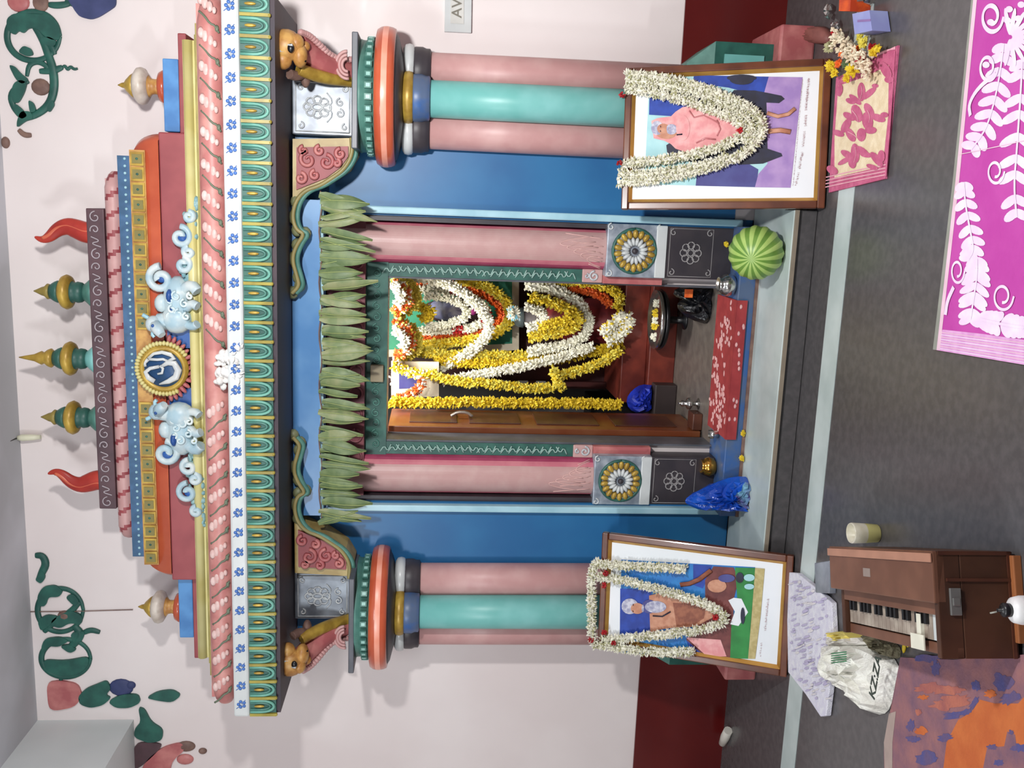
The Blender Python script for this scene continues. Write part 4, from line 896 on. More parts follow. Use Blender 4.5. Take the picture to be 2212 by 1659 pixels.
# orange and mauve mat
MV = mat('mauve_weave', (158, 108, 108), .85, rgb2=(118, 88, 108), scale=12, bump=.3, lo=.3, hi=.7); OM = mat('orange_weave', (204, 112, 58), .85, rgb2=(192, 98, 50), scale=9, bump=.3); BM = mat('blue_weave', (84, 82, 136), .85, rgb2=(100, 84, 122), scale=16, bump=.3); SM = mat('salmon_weave', (184, 110, 92), .85, rgb2=(160, 94, 90), scale=16, bump=.3)
cA = lambda X, Y: (1900 + X / 5.946, 1380 + Y / 5.946)
LAY[0] = 0
m = MB(); sheet(m, [(1945, 1420), (2060, 1425), (2120, 1420), (2212, 1414), (2450, 1400), (2450, 1850), (1915, 1850), (1909, 1620), (1922, 1540)], .001, .010, 0)
z = .0113
flat_poly(m, [cA(*q) for q in ((820, 1659), (860, 1330), (1010, 1040), (1180, 940), (1290, 780), (1480, 830), (1780, 830), (1900, 700), (2400, 600), (2400, 2400), (820, 2400))], 1, z)
flat_poly(m, [cA(*q) for q in ((1330, 1659), (1380, 1400), (1600, 1380), (1640, 1190), (1740, 1230), (1760, 1380), (2300, 1400), (2300, 1900), (1330, 1900))], 0, z + .0003)
for (X, Y, a, b, r, k) in ((940, 980, 130, 45, -10, 2), (1120, 940, 80, 40, -25, 2), (1210, 830, 90, 38, -60, 2), (1240, 600, 60, 60, 0, 2), (1590, 560, 130, 110, 40, 2), (1680, 760, 130, 70, -20, 2), (620, 250, 170, 50, 0, 2), (720, 380, 60, 90, 0, 2), (840, 1270, 90, 46, -10, 2),
                           (430, 1290, 90, 46, 0, 2), (600, 1530, 130, 80, 0, 2), (400, 1120, 50, 80, 0, 2), (1440, 1390, 60, 36, 0, 2), (1690, 1200, 34, 30, 0, 2), (1800, 1400, 110, 50, 0, 2), (1530, 1590, 70, 40, 0, 2), (540, 1180, 80, 50, 0, 1), (640, 630, 170, 60, -5, 3), (860, 660, 200, 60, 0, 3), (980, 790, 200, 70, -5, 3), (820, 860, 160, 60, 0, 3), (560, 750, 60, 30, 0, 1), (1420, 710, 70, 50, 0, 1), (500, 940, 40, 40, 0, 3)):
    fl(m, *cA(X, Y), a / 5.9, b / 5.9, r, k, z + .0004, 22, .3)
flat_poly(m, [cA(*q) for q in ((55, 1330), (120, 960), (210, 930), (165, 1330), (160, 2400), (90, 2400))], 4, .0118)
o = tag(m.build('floor_mat', [MV, OM, BM, SM, mat('mat_greige_binding', (176, 156, 148), .85)]), 'mauve and orange woven mat with blue patches beside the harmonium', 'mat', 'floor mats'); recentre(o, atz(2050, 1560, 0))
# printed paper-like pad
LAY[0] = 0
m = MB(); P = [(1704, 1236), (1722, 1238), (1760, 1268), (1796, 1302), (1801, 1400), (1792, 1480), (1784, 1546), (1772, 1548), (1740, 1500), (1702, 1452), (1700, 1340)]
sheet(m, P, .003, .022, 0)
for i in range(150):
    y = U(1255, 1530); x = U(1706, 1796)
    lo_ = 1703 + max(0, (y - 1452)) * .85; hi_ = min(1797, 1716 + (y - 1236) * 1.2)
    if lo_ + 5 < x < hi_ - 6: fl(m, x, y, U(3, 10), U(1.2, 3.4), U(-25, -5), random.choice((1, 1, 2)), .0262 + .00002 * i, 8)
o = tag(m.build('folded_cloth', [mat('lilac_white_cloth', (228, 228, 236), .85, rgb2=(214, 212, 228), scale=40, bump=.4), mat('violet_print', (190, 182, 212), .85), mat('pale_print', (224, 220, 222), .85)], bevel=.003), 'white folded cloth with violet print in front of the left framed picture', 'cloth'); recentre(o, atz(1750, 1390, 0))
# floor scraps
m = MB(); m.prism([atz(1759, 1216, .03), atz(1791, 1211, .03), atz(1791, 1282, .03), atz(1761, 1280, .03)], (0, 0, -.028)); o = tag(m.build('tin_box', mat('pale_tin', (172, 178, 188), .3, metal=.4, rgb2=(132, 136, 150), scale=9), bevel=.003), 'flat pale tin lying between harmonium and violet-print cloth', 'box'); recentre(o, atz(1775, 1250, 0))
# ---- harmonium
zt = .235
nr, fr_, nl = atz(2012, 1190, zt), atz(1790, 1180, zt), atz(2012, 1420, zt)
e1 = (fr_ - nr); e1.z = 0; Ln = e1.length; e1.normalize(); e2 = Vector((e1.y, -e1.x, 0)); e2 = -e2
if e2.x > 0: e2 = -e2
Wd = (nl - nr).dot(e2)
M = Matrix((e1, e2, Vector((0, 0, 1)))).transposed().to_4x4(); M.translation = Vector((nr.x, nr.y, 0))
HB = mat('harmonium_brown', (124, 84, 66), .4, rgb2=(106, 70, 54), scale=7); HD = mat('harmonium_dark_wood', (84, 52, 36), .45, rgb2=(64, 38, 26), scale=6)
t = thing('harmonium', 'brown wooden harmonium with exposed keys on the floor beside the orange mat', 'harmonium', M=M)
m = MB(); m.box(0, Ln, 0, Wd, .012, .16, 0, M); m.box(0, .02, 0, Wd, .16, .225, 0, M); m.box(Ln - .02, Ln, 0, Wd, .16, .20, 0, M); m.box(0, Ln, 0, .012, .16, .222, 0, M); m.build('case', HD, t, bevel=.003)
m = MB(); m.box(.0, Ln, 0, .135, .2, zt, 0, M); lid = m.build('lid', HB, t, bevel=.004)
m = MB(); m.box(-.001, Ln, .006, .03, zt, zt + .006, 0, M); m.build('lid_moulding', mat('light_brown_wood', (176, 128, 106), .4), lid, bevel=.002)
m = MB(); m.box(Ln * .55, Ln * .62, .06, .085, zt, zt + .0015, 0, M); m.build('name_badge', mat('worn_badge', (150, 134, 126), .5), lid)
m = MB(); m.box(.03, Ln - .02, .135, .17, .16, .20, 0, M); m.build('key_rail', HB, t, bevel=.003)
nk = 24
for i in range(nk):
    a = .035 + (Ln - .06) * i / nk; b = a + (Ln - .06) / nk - .0018
    m = MB(); m.box(a, b, .17, Wd - .035, .165, .184, 0, M)
    m.build('white_key', mat('ivory_key', (176, 164, 150), .4, rgb2=(146, 132, 120), scale=20) if i > 2 else WHITE, t)
    if i % 7 not in (2, 6) and i < nk - 1 and i > 1:
        m = MB(); m.box(b - .005, b + .006, .17, Wd - .075, .184, .194, 0, M); m.build('black_key', BLK, t)
m = MB(); m.box(0, Ln, Wd - .03, Wd, .16, .182, 0, M); m.build('front_rail', HB, t, bevel=.003)
m = MB(); m.box(-.004, 0, .0, Wd, .02, .03, 0, M); m.box(-.006, 0, .07, .078, .02, .2, 0, M); m.box(-.004, 0, 0, .01, .02, .22, 0, M); m.build('end_trim', WOODD, t)
m = MB(); m.box(-.008, 0, .095, .165, .165, .195, 0, M); m.box(-.012, -.007, .12, .14, .17, .19, 0, M); m.build('latch', mat('dull_steel', (150, 150, 148), .35, metal=.6), t, bevel=.002)
m = MB(); m.box(-.02, -.002, .01, Wd - .04, .0, .024, 0, M); m.build('foot_strip', mat('tan_wood', (160, 98, 58), .45), t, bevel=.003)
m = MB(); p = M @ Vector((.165, .195, .186)); c = M
m.box(.15, .172, .175, Wd - .04, .1845, .1955, 0, M); m.box(.13, .20, Wd - .045, Wd - .004, .196, .20, 0, M)
o = tag(m.build('paper_slip', mat('cream_paper', (232, 230, 212), .7)), 'white paper slip lying across the harmonium keys', 'paper'); recentre(o, p)
# ---- mounds: crumpled bags and heaps
def mound(name, outline, z0, h, mats, label, cat, rings=7, noise=.2, parent=None, kf=None, fn=None):
    fn = fn or (lambda x, y: atz(x, y, z0))
    P = smooth([fn(x, y) for x, y in outline] + [fn(*outline[0])], 1)[:-1]; n = len(P); c = sum(P, Vector()) / n; m = MB()
    for j in range(rings):
        u = j / rings
        for i, p in enumerate(P):
            ph = math.sqrt(max(0, 1 - (1 - u) ** 2)); q = p.lerp(c, u ** 1.1)
            jit = (math.sin(i * 2.3 + j * 1.7) + math.sin(i * 5.1 - j * 2.9)) * .5 * noise
            m.v.append(Vector((q.x, q.y, z0 + max(0, h * ph * (1 + jit)) + .001)))
    m.v.append(Vector((c.x, c.y, z0 + h * (1 + noise * .3))))
    for j in range(rings - 1):
        for i in range(n):
            i2 = (i + 1) % n; m.face([j * n + i, j * n + i2, (j + 1) * n + i2, (j + 1) * n + i], kf(i, j) if kf else 0, noise < .25)
    for i in range(n): m.face([(rings - 1) * n + i, (rings - 1) * n + (i + 1) % n, len(m.v) - 1], 0)
    m.face(list(range(n))[::-1])
    o = m.build(name, mats, parent)
    if label: tag(o, label, cat); recentre(o, (c.x, c.y, z0))
    return o, c
PLB = mat('white_plastic_bag', (242, 242, 234), .35, rgb2=(222, 220, 210), scale=14, bump=.5)
bagc = atz(1870, 1450, 0)
t = thing('carrier_bag', 'crumpled white carrier bag with dark lettering beside the harmonium keys', 'bag', bagc)
mound('bag_body', [(1790, 1392), (1812, 1388), (1850, 1386), (1900, 1400), (1945, 1432), (1938, 1470), (1930, 1510), (1918, 1540), (1895, 1545), (1868, 1525), (1845, 1495), (1812, 1478), (1806, 1455), (1788, 1440)], .002, .075, PLB, None, None, noise=.3, parent=t)
m = MB(); m.tube(smooth([atz(1806, 1400, .07), atz(1780, 1415, .07), atz(1772, 1450, .055), atz(1790, 1462, .05)], 2), .016, 8, flat=.4); m.build('handle', PLB, t)
m = MB()
for i in range(5): m.tube(smooth([atz(1796, 1412 + i * 5, .088), atz(1812, 1410 + i * 5, .092), atz(1828, 1408 + i * 5, .092)], 1), .0022, 5)
m.build('green_print', mat('print_green_bag', (70, 140, 98), .5), t)
m = MB(); p0, p1 = atz(1886, 1496, .095), atz(1897, 1428, .095); dx = (p1 - p0).normalized(); dz = Vector((0, 0, 1)); dy = dz.cross(dx)
T = Matrix((dx, dy, dz)).transposed().to_4x4(); T.translation = (p0 + p1) / 2 + Vector((0, 0, .001)); text_into(m, 'KZ:ZA', T @ Matrix.Scale(1.0, 4), .055, 0, .001)
m.build('lettering', mat('bag_ink', (62, 74, 66), .6), t)
mound('paper_wrap', [(1795, 1366), (1832, 1362), (1866, 1372), (1890, 1392), (1862, 1396), (1812, 1398), (1796, 1396)], .002, .05, [mat('yellow_wrap', (226, 208, 110), .6), mat('white_wrap', (220, 216, 208), .6)], 'yellow and white paper wrap tucked behind the white carrier bag', 'wrapper', noise=.3, kf=lambda i, j: 0 if 14 <= i <= 40 and False else (0 if i < 5 or i > 20 else 1))
mound('dry_leaves', [(1868, 1372), (1900, 1375), (1935, 1388), (1948, 1402), (1945, 1425), (1920, 1418), (1890, 1400)], .002, .04, mat('dried_leaf', (124, 118, 92), .7, rgb2=(98, 92, 70), scale=30, bump=.5), 'heap of dried greyish leaves between the harmonium and carrier bag', 'leaves', noise=.35)
m = MB(); q = atz(1957, 1398, .002)
for dx_, dy_ in ((0, 0), (.03, -.02)): m.ball(q + Vector((dx_, dy_, .006)), (.022, .008, .006), 0, 8)
o = tag(m.build('petal', YEL), 'yellow petals fallen at the foot of the harmonium keys', 'petals'); recentre(o, q)
m = MB(); q = atz(1896, 1152, 0); H = .098
m.lathe([(.028, 0), (.031, .004), (.034, H * .5), (.036, H * .95), (.034, H), (.032, H * .98), (.030, H * .4)], q.x, q.y, 24, ks=[1, 1, 0, 0, 0, 0])
o = tag(m.build('plastic_tumbler', [mat('milky_plastic', (214, 210, 196), .35, rgb2=(196, 190, 168), scale=20), mat('yellowish_plastic', (200, 194, 128), .4)]), 'milky plastic tumbler standing behind the harmonium lid', 'tumbler'); recentre(o, q)
q = atz(2165, 1318, .2); q = Vector((q.x, q.y, 0))
t = thing('plastic_bottle', 'white plastic bottle with black spout cap at the near edge of the floor', 'bottle', q)
m = MB(); m.lathe([(.03, 0), (.034, .01), (.034, .155), (.03, .172), (.017, .182)], q.x, q.y, 28); m.build('bottle_body', mat('bright_white_plastic', (252, 252, 252), .4), t)
m = MB(); m.lathe([(.016, .18), (.017, .197), (.012, .201), (.004, .203), (.004, .212)], q.x, q.y, 20); m.build('cap', BLK, t)
m = MB(); m.tube([(q.x - .004, q.y, .212), (q.x - .012, q.y + .01, .222)], .0022, 6); m.build('spout', mat('grey_nozzle', (170, 170, 160), .4), t)
# ---- right corner offerings
q = atz(1850, 130, 0)
t = thing('flower_heap', 'heap of white, yellow and orange flowers by the right framed picture corner', 'flowers', q)
m = MB()
for i in range(420):
    u, v = U(0, 1), U(-1, 1); c = atz(1800 + 84 * u, 80 + 70 * u + v * 22, U(.0, .07)); c.z = max(.01, c.z)
    m.bud(c, Vector((U(-1, 1), U(-1, 1), U(0, 1))), .022, .006)
m.build('white_petals', mat('ivory_petal', (238, 230, 204), .6, rgb2=(226, 206, 176), scale=40), t)
for (x, y, r, mm, nm) in ((1796, 143, .028, YEL, 'yellow_bloom'), (1803, 158, .02, YEL, 'yellow_bloom'), (1842, 152, .03, YEL, 'yellow_bloom'), (1830, 168, .02, YEL, 'yellow_bloom'), (1866, 92, .026, YELP, 'yellow_bloom'), (1888, 112, .022, YEL, 'yellow_bloom'), (1898, 104, .016, YEL, 'yellow_bloom'), (1858, 80, .018, YELP, 'yellow_bloom'),
                          (1852, 108, .022, ORF, 'orange_bloom'), (1812, 138, .02, ORF, 'orange_bloom'), (1820, 115, .018, ORF, 'orange_bloom'), (1860, 126, .026, REDR, 'red_bloom'), (1884, 102, .018, REDR, 'red_bloom'), (1802, 72, .018, REDR, 'red_bloom'), (1828, 138, .022, LEAF, 'green_sepal'), (1812, 94, .022, PLUM, 'dark_bloom'), (1792, 102, .026, JASG, 'green_bloom')):
    m = MB(); c = atz(x, y, .05); 
    for i in range(46):
        d = Vector((U(-1, 1), U(-1, 1), U(-.4, 1))); m.bud(c, d, r * U(.8, 1.1), r * .25)
    m.ball(c, r * .5, 0, 8); m.build(nm, mm, t)
m = MB(); c = [(1846, 74), (1841, 30), (1878, 22), (1884, 66)]
m.prism([atz(x, y, .07) for x, y in c], (0, .0, -.066)); o = t2 = tag(m.build('packet', [mat('lilac_card', (164, 174, 222), .5, rgb2=(150, 156, 212), scale=8)]), 'pale lilac packet standing behind the flower heap at right', 'packet')
recentre(o, atz(1862, 50, 0)); WM[o.name] = Matrix.Translation(o.location)
m = MB(); m.prism([atz(1852, 43, .0715), atz(1880, 41, .0715), atz(1880, 46, .0715), atz(1852, 48, .0715)], (0, 0, -.001)); m.build('purple_stripe', mat('purple_print', (150, 120, 180), .5), o)
q = atz(1838, 8, 0); m = MB(); m.prism([atz(1812, 24, .10), atz(1836, 24, .08), atz(1840, -30, .08), atz(1814, -30, .10)], (0, 0, -.075)); o = tag(m.build('orange_packet', mat('orange_print', (212, 86, 30), .45, rgb2=(180, 60, 26), scale=30)), 'orange packet at the right edge behind the lilac packet', 'packet'); recentre(o, q)
for i, (x, y, lab, sz) in enumerate(((1790, 26, 'shiny crumpled foil scrap nearest the maroon wall at right', .03), (1806, 56, 'shiny foil scrap beside the white end of the flower heap', .022), (1866, 6, 'grey foil pouch at the right edge beside the orange packet', .035))):
    m = MB(); c = atz(x, y, .03)
    for k in range(9): m.bud(c, Vector((U(-1, 1), U(-1, 1), U(-.3, 1))), sz * U(.8, 1.5), sz * .5)
    o = tag(m.build('foil_scrap', STEEL), lab, 'foil', 'foil scraps at the right corner'); recentre(o, (c.x, c.y, 0))
q = atz(1780, 80, 0)
mound('cloth_bundle', [(1700, 85), (1735, 62), (1765, 56), (1790, 58), (1800, 75), (1795, 100), (1740, 90)], .002, .05, mat('rust_cloth', (150, 92, 84), .6, rgb2=(126, 74, 68), scale=12), 'rust coloured cloth lying beside the right pillar base', 'cloth', noise=.2)
m = MB(); a, b = atz(1573, 1578, .02), atz(1560, 1606, .02)
m.tube([a, a.lerp(b, .5), b], [.022, .024, .018], 12); o = tag(m.build('white_roll', mat('dull_white', (214, 210, 200), .6)), 'small dull white roll on the floor at the maroon wall, left', 'roll'); recentre(o, (a.x, a.y, 0))
# ============================================================ THINGS ON THE PLATFORM
Rm = .112; cz = .104 + Rm * .98; q = atz(1633, 546, cz)
cxy = (q.x, q.y)
t = thing('watermelon', 'pale green striped ribbed melon on the marble step at right', 'melon', (cxy[0], cxy[1], .104))
m = MB(); n, h = 60, 24; b = 0
ax = Matrix.Translation((cxy[0], cxy[1], cz)) @ Matrix.Rotation(math.radians(62), 4, Vector((1, -.25, 0))) @ Matrix.Rotation(.4, 4, 'Z')
for j in range(h + 1):
    ph = math.pi * j / h
    for i in range(n):
        a = i / n * 6.283; rr = Rm * (1 + .028 * math.cos(15 * a)) ; m.v.append(ax @ Vector((rr * math.sin(ph) * math.cos(a), rr * math.sin(ph) * math.sin(a), -Rm * .95 * math.cos(ph))))
for j in range(h):
    for i in range(n):
        i2 = (i + 1) % n; c_ = math.cos(15 * ((i + .5) / n * 6.283)); m.face([j * n + i, j * n + i2, (j + 1) * n + i2, (j + 1) * n + i], 1 if c_ < -.7 else 0, True)
m.build('rind', [mat('lime_rind', (176, 204, 116), .4, rgb2=(160, 192, 100), scale=14), mat('green_rind_stripe', (116, 156, 66), .4, rgb2=(96, 138, 56), scale=14)], t)
def on(x, y, Y, z): p = at(x, y, Y); p.z = z; return p
m = MB(); c = at(1568, 528, 4.185)
for i in range(24): m.bud(Vector((c.x, 4.186, c.z)), Vector((U(-1, 1), U(-1, 0), U(-1, 1))), .016, .006)
o = tag(m.build('yellow_flower', YEL), 'yellow flower stuck on the dark block just above the melon', 'flower', 'loose yellow flowers'); recentre(o, c)
def pot(name, label, px_, z0, prof, mm, sc=1, cat='pot', Y=None):
    q = atz(px_[0], px_[1], z0) if Y is None else on(px_[0], px_[1], Y, z0)
    m = MB(); m.lathe([(r * sc, z0 + z * sc) for r, z in prof], q.x, q.y, 28); o = tag(m.build(name, mm), label, cat); recentre(o, (q.x, q.y, z0)); return o
LOTA = [(.03, 0), (.045, .012), (.052, .035), (.044, .058), (.03, .068), (.036, .078), (.034, .078), (.028, .068)]
pot('steel_pot', 'shiny steel pot on the blue threshold between melon and doorway', (1588, 616), .193, LOTA, STEEL, 1.0)
pot('brass_pot', 'shiny brass pot at the foot of the left door post', (1545, 1008), .193, LOTA, BRASS, .9)
pot('steel_tumbler', 'small steel tumbler on the threshold near the brown door', (1552, 938), .193, [(.018, 0), (.022, .045), (.020, .045), (.018, .004)], STEEL, 1.0, 'tumbler')
m = MB(); P = [on(1590, 648, 4.065, .197), on(1590, 948, 4.065, .197)]
xa, xb = P[1].x, P[0].x
m.box(xa, xb, 4.062, 4.34, .193, .198, 0); m.box(xa, xb, 4.046, 4.0505, .150, .198, 0); m.box(xa, xb, 4.046, 4.07, .1975, .2, 0)
for i in range(46):
    x = U(xa + .02, xb - .02); y = U(4.08, 4.32)
    for q in range(3): a = U(0, 6.28); m.ball((x + .02 * math.cos(a), y + .02 * math.sin(a), .1985), (.016, .010, .0012), 1, 7, Matrix.Rotation(a, 3, 'Z'))
for i in range(14): m.ball((U(xa, xb), 4.0455, U(.158, .19)), (.012, .001, .006), 1, 6)
o = tag(m.build('threshold_cloth', [mat('red_cloth', (158, 52, 54), .7, rgb2=(142, 42, 46), scale=20), mat('pinkish_print', (222, 168, 168), .7)]), 'red cloth with pinkish white print spread over the doorway threshold', 'cloth'); recentre(o, ((xa + xb) / 2, 4.06, .193))
for i, (x, y, lab) in enumerate(((1607, 936, 'loose yellow flower on the step, nearer the doorway middle'), (1604, 990, 'loose yellow flower on the step, nearer the blue bag'))):
    m = MB(); c = atz(x, y, .115)
    for k in range(30): m.bud(c, Vector((U(-1, 1), U(-1, 1), U(-.2, 1))), .018, .006)
    m.ball(c, .009, 0, 8); o = tag(m.build('yellow_flower', YEL), lab, 'flower', 'loose yellow flowers'); recentre(o, (c.x, c.y, .104))
# blue plastic bag leaning on the left door post
BB = mat('blue_plastic', (22, 84, 190), .22, rgb2=(16, 60, 160), scale=9, bump=.5, coat=.4); BB2 = mat('printed_plastic', (120, 170, 196), .3, rgb2=(96, 80, 150), scale=16, bump=.4)
t = thing('blue_bag', 'glossy blue plastic bag standing on the marble step at left', 'bag', atz(1632, 1075, .104))
m = MB(); O = [(1634, 1040), (1640, 1060), (1634, 1085), (1628, 1102), (1600, 1106), (1560, 1104), (1520, 1108), (1488, 1096), (1484, 1085), (1500, 1072), (1530, 1055), (1560, 1040), (1590, 1030), (1618, 1030)]
P = [at(x, y, 3.98) for x, y in O]; P = smooth(P + [P[0]], 1)[:-1]; n = len(P); c = sum(P, Vector()) / n
for e, side in ((-1, 0), (1, 1)):
    for j in range(6):
        u = j / 6
        for i, p in enumerate(P):
            q = p.lerp(c, u); jit = .014 * math.sin(i * 2.1 + j * 2.2) * (u > 0); m.v.append(Vector((q.x, 3.98 + e * (.07 * math.sqrt(1 - (1 - u) ** 2)) + jit + (q.z - .1) * .15, max(q.z, .106))))
    m.v.append(Vector((c.x, 3.98 + e * .075, c.z)))
N1 = 6 * n + 1
for sd in (0, 1):
    for j in range(5):
        for i in range(n):
            i2 = (i + 1) % n; b = sd * N1; q = [b + j * n + i, b + j * n + i2, b + (j + 1) * n + i2, b + (j + 1) * n + i]
            m.face(q if sd else q[::-1], 1 if (i < 7 or i > n - 4) and j > 0 else 0)
    for i in range(n): m.face([sd * N1 + 5 * n + i, sd * N1 + 5 * n + (i + 1) % n, sd * N1 + 6 * n], 0)
m.build('bag_body', [BB, BB2], t)
# ============================================================ SANCTUM CONTENTS
t = thing('open_door', 'brown panelled wooden door leaf folded open inside the doorway at left', 'door', (XC - .35, 4.5, .19))
dx0 = -1.087; ya, yb = 4.44, 4.84
m = MB(); m.box(dx0, dx0 + .03, ya, yb, .2, 1.76); df = m.build('leaf_frame', WOOD, t, bevel=.003)
for z0, z1 in ((.3, .62), (.7, 1.02), (1.10, 1.36), (1.42, 1.66)):
    m = MB(); m.box(dx0 + .03, dx0 + .036, ya + .08, yb - .08, z0, z1); m.build('panel', WOODD, t, bevel=.004)
m = MB(); c = (dx0 + .045, yb - .22, 1.40); m.tube(smooth([(c[0], c[1], c[2] + .05), (c[0] + .02, c[1], c[2] + .02), (c[0] + .02, c[1], c[2] - .03), (c[0], c[1], c[2] - .06)], 1), .008, 8); m.build('door_bolt', mat('worn_steel', (170, 160, 150), .3, metal=.6), t)
AY = 5.45
def on5(x, y, Y=AY): return at(x, y, Y)
ax0, ax1 = on5(1300, 852).x, on5(1300, 585).x; az = at(1345, 700, 5.15).z
t = thing('altar_cabinet', 'maroon wooden altar cabinet behind the garlanded images', 'cabinet', ((ax0 + ax1) / 2, 5.6, .19))
m = MB(); m.box(ax0, ax1, 5.62, 5.66, .19, 2.1); m.build('back_panel', mat('maroon_wood', (74, 28, 26), .5, rgb2=(54, 20, 22), scale=6), t)
m = MB(); m.box(ax0 + .02, ax1 - .02, 5.12, 5.62, .34, az, 0); m.build('pedestal', REDW, t, bevel=.006)
m = MB(); m.box(ax0 - .01, ax1, 5.06, 5.62, .19, .34, 0); m.build('plinth', REDW, t, bevel=.006)
m = MB()
xs = at(1240, 828, 5.55).x
m.box(xs - .015, xs + .015, 5.52, 5.55, .34, 2.1, 0)
for k in range(5): m.box(xs - .016, xs + .016, 5.515, 5.52, .75 + k * .11, .81 + k * .11, 1)
m.build('side_post', [mat('maroon_wood', (74, 28, 26)), WHITE], t)
def sheet5(name, lab, cat, px4, Y, dpt, mm, bev=.004):
    m = MB(); m.prism([at(x, y, Y) for x, y in px4], (0, dpt, 0)); return m
# upper portrait
t = thing('deity_portrait', 'cream framed portrait on green ground, wreathed in garlands inside the sanctum', 'picture', at(1118, 680, 5.4))
m = sheet5('', '', '', [(820, 585), (1121, 585), (1121, 756), (820, 772)], 5.40, .03, 0); m.build('frame', mat('cream_frame', (226, 214, 190), .5), t)
m = sheet5('', '', '', [(830, 590), (1106, 590), (1106, 742), (830, 756)], 5.396, .004, 0); m.build('print', mat('green_print', (44, 150, 112), .5, rgb2=(34, 120, 96), scale=6), t)
m = MB(); c = at(985, 672, 5.385); m.ball(c, (.075, .015, .20), 0, 20); m.build('dark_oval', PLUM, t)
m = MB(); c = at(965, 672, 5.36); m.ball(c, (.055, .03, .10), 0, 18); m.ball(at(945, 660, 5.35), (.03, .02, .04), 0, 10); m.ball(at(985, 680, 5.34), (.03, .02, .05), 0, 10); fc = m.build('face', mat('lavender_grey_image', (212, 212, 236), .5, rgb2=(160, 160, 206), scale=26), t)
m = MB(); m.ball(at(1022, 673, 5.33), (.022, .02, .022), 0, 12); m.build('pink_flower', mat('magenta_bloom', (216, 70, 170), .6), t)
# lower idol
ic = at(1240, 690, 5.3)
t = thing('garlanded_idol', 'small idol wrapped in yellow garlands below the green portrait', 'idol', (ic.x, 5.3, az))
m = MB(); b = az
pr_ = [(.17, 0), (.17, .04), (.14, .1), (.12, .2), (.13, .3), (.11, .38), (.06, .42), (.05, .44)]
m.lathe([(r, b + z) for r, z in pr_], ic.x, 5.33, 24); m.build('body', mat('maroon_silk', (140, 44, 46), .5, rgb2=(110, 32, 40), scale=14), t)
m = MB(); hz = at(1150, 680, 5.3).z; m.lathe([(.05, b + .43), (.045, hz - .07)], ic.x, 5.33, 16); m.ball((ic.x, 5.32, hz), (.06, .055, .075), 0, 18); hd = m.build('head', mat('marble_statue', (196, 190, 190), .4, rgb2=(170, 160, 164), scale=12), t)
m = MB(); m.lathe([(.06, hz + .05), (.055, hz + .08), (.03, hz + .13), (.01, hz + .16)], ic.x, 5.32, 18); m.build('crown', mat('pale_silver_blue', (196, 222, 230), .3, metal=.3), hd)
m = MB(); c = at(1108, 676, 5.1)
for i in range(60): m.bud(c, Vector((U(-1, 1), U(-1, .2), U(-1, 1))), .05, .012, 1 if i % 4 == 0 else 0)
m.build('crown_flowers', [JAS, mat('sky_flower', (130, 206, 232), .5)], hd)
# garlands in the sanctum
def sgar(label, path, r, mats, ks=(0,), Y=5.2, seg=None, dens=1100, it=2, L=.026, W=.008, yz=None, grp='garlands in the sanctum'):
    pts = smooth([at(p[0], p[1], p[2] if len(p) > 2 else Y) for p in path], it); LL = sum((b - a).length for a, b in zip(pts, pts[1:]))
    m = MB(); m.garland(pts, r, int(LL * dens), L, W, ks, seg); o = tag(m.build('flower_garland', mats), label, 'garland', grp); recentre(o, pts[-1]); return o
sgar('big white garland sweeping in a wide loop around the green portrait', [(848, 606), (880, 600), (930, 600), (990, 622), (1035, 660), (1060, 700), (1050, 730), (1010, 765), (960, 792), (900, 812), (845, 822)], .026, [JAS], Y=5.12)
sgar('yellow garland bordering the green portrait, outside the white loop', [(985, 602), (1040, 612), (1080, 635), (1105, 668), (1100, 700), (1070, 722), (1020, 735), (960, 742), (900, 748)], .024, [YEL, YELP], (0, 1), Y=5.22)
sgar('orange garland inside the yellow one around the portrait', [(890, 610), (960, 612), (1030, 628), (1075, 655), (1088, 680), (1070, 705), (1030, 718), (960, 728), (900, 732)], .017, [ORF], Y=5.27)
sgar('small white and red tufted wreath round the portrait oval', [(900, 628), (950, 622), (1000, 632), (1040, 655), (1058, 680), (1040, 702), (1000, 712), (950, 712), (905, 716)], .017, [JAS, REDR], Y=5.24, seg=(0, 0, 0, 1, 0, 0, 0, 1, 0, 0, 1, 0, 0, 0))
sgar('white strand tightly framing the lavender face in the portrait', [(918, 640), (960, 640), (998, 655), (1012, 672), (1000, 690), (960, 702), (920, 706)], .012, [JAS], Y=5.2)
sgar('yellow tuft garland on top of the portrait face', [(905, 664), (925, 668), (935, 676), (925, 686), (908, 690)], .02, [YEL], Y=5.18)
for k, (a, lab) in enumerate(((610, 'right'), (690, 'middle'), (770, 'left'))):
    pass
sgar('orange and white swagged garland along the top of the sanctum opening, right half', [(848, 612), (872, 622), (884, 640), (876, 660), (850, 676)], .03, [ORF, JAS, YELP], Y=5.0, ks=(0, 0, 1, 2))
sgar('orange and white swagged garland along the top of the sanctum opening, left half', [(850, 692), (872, 704), (888, 730), (884, 756), (852, 770)], .03, [ORF, JAS, YELP], Y=5.0, ks=(0, 0, 1, 2))
sgar('pale yellow swag behind the right orange swag', [(850, 600), (888, 612), (902, 640), (896, 664), (862, 680)], .022, [YELP], Y=5.08)
sgar('pale yellow swag behind the left orange swag', [(856, 694), (890, 706), (905, 735), (900, 762), (860, 778)], .022, [YELP], Y=5.08)
sgar('white stub strand at the right corner of the opening top', [(850, 612), (862, 630), (870, 645), (856, 660)], .016, [JAS], Y=4.94)
sgar('white stub strand hanging under the left orange swag', [(850, 712), (868, 724), (878, 742), (868, 752)], .016, [JAS], Y=4.94)
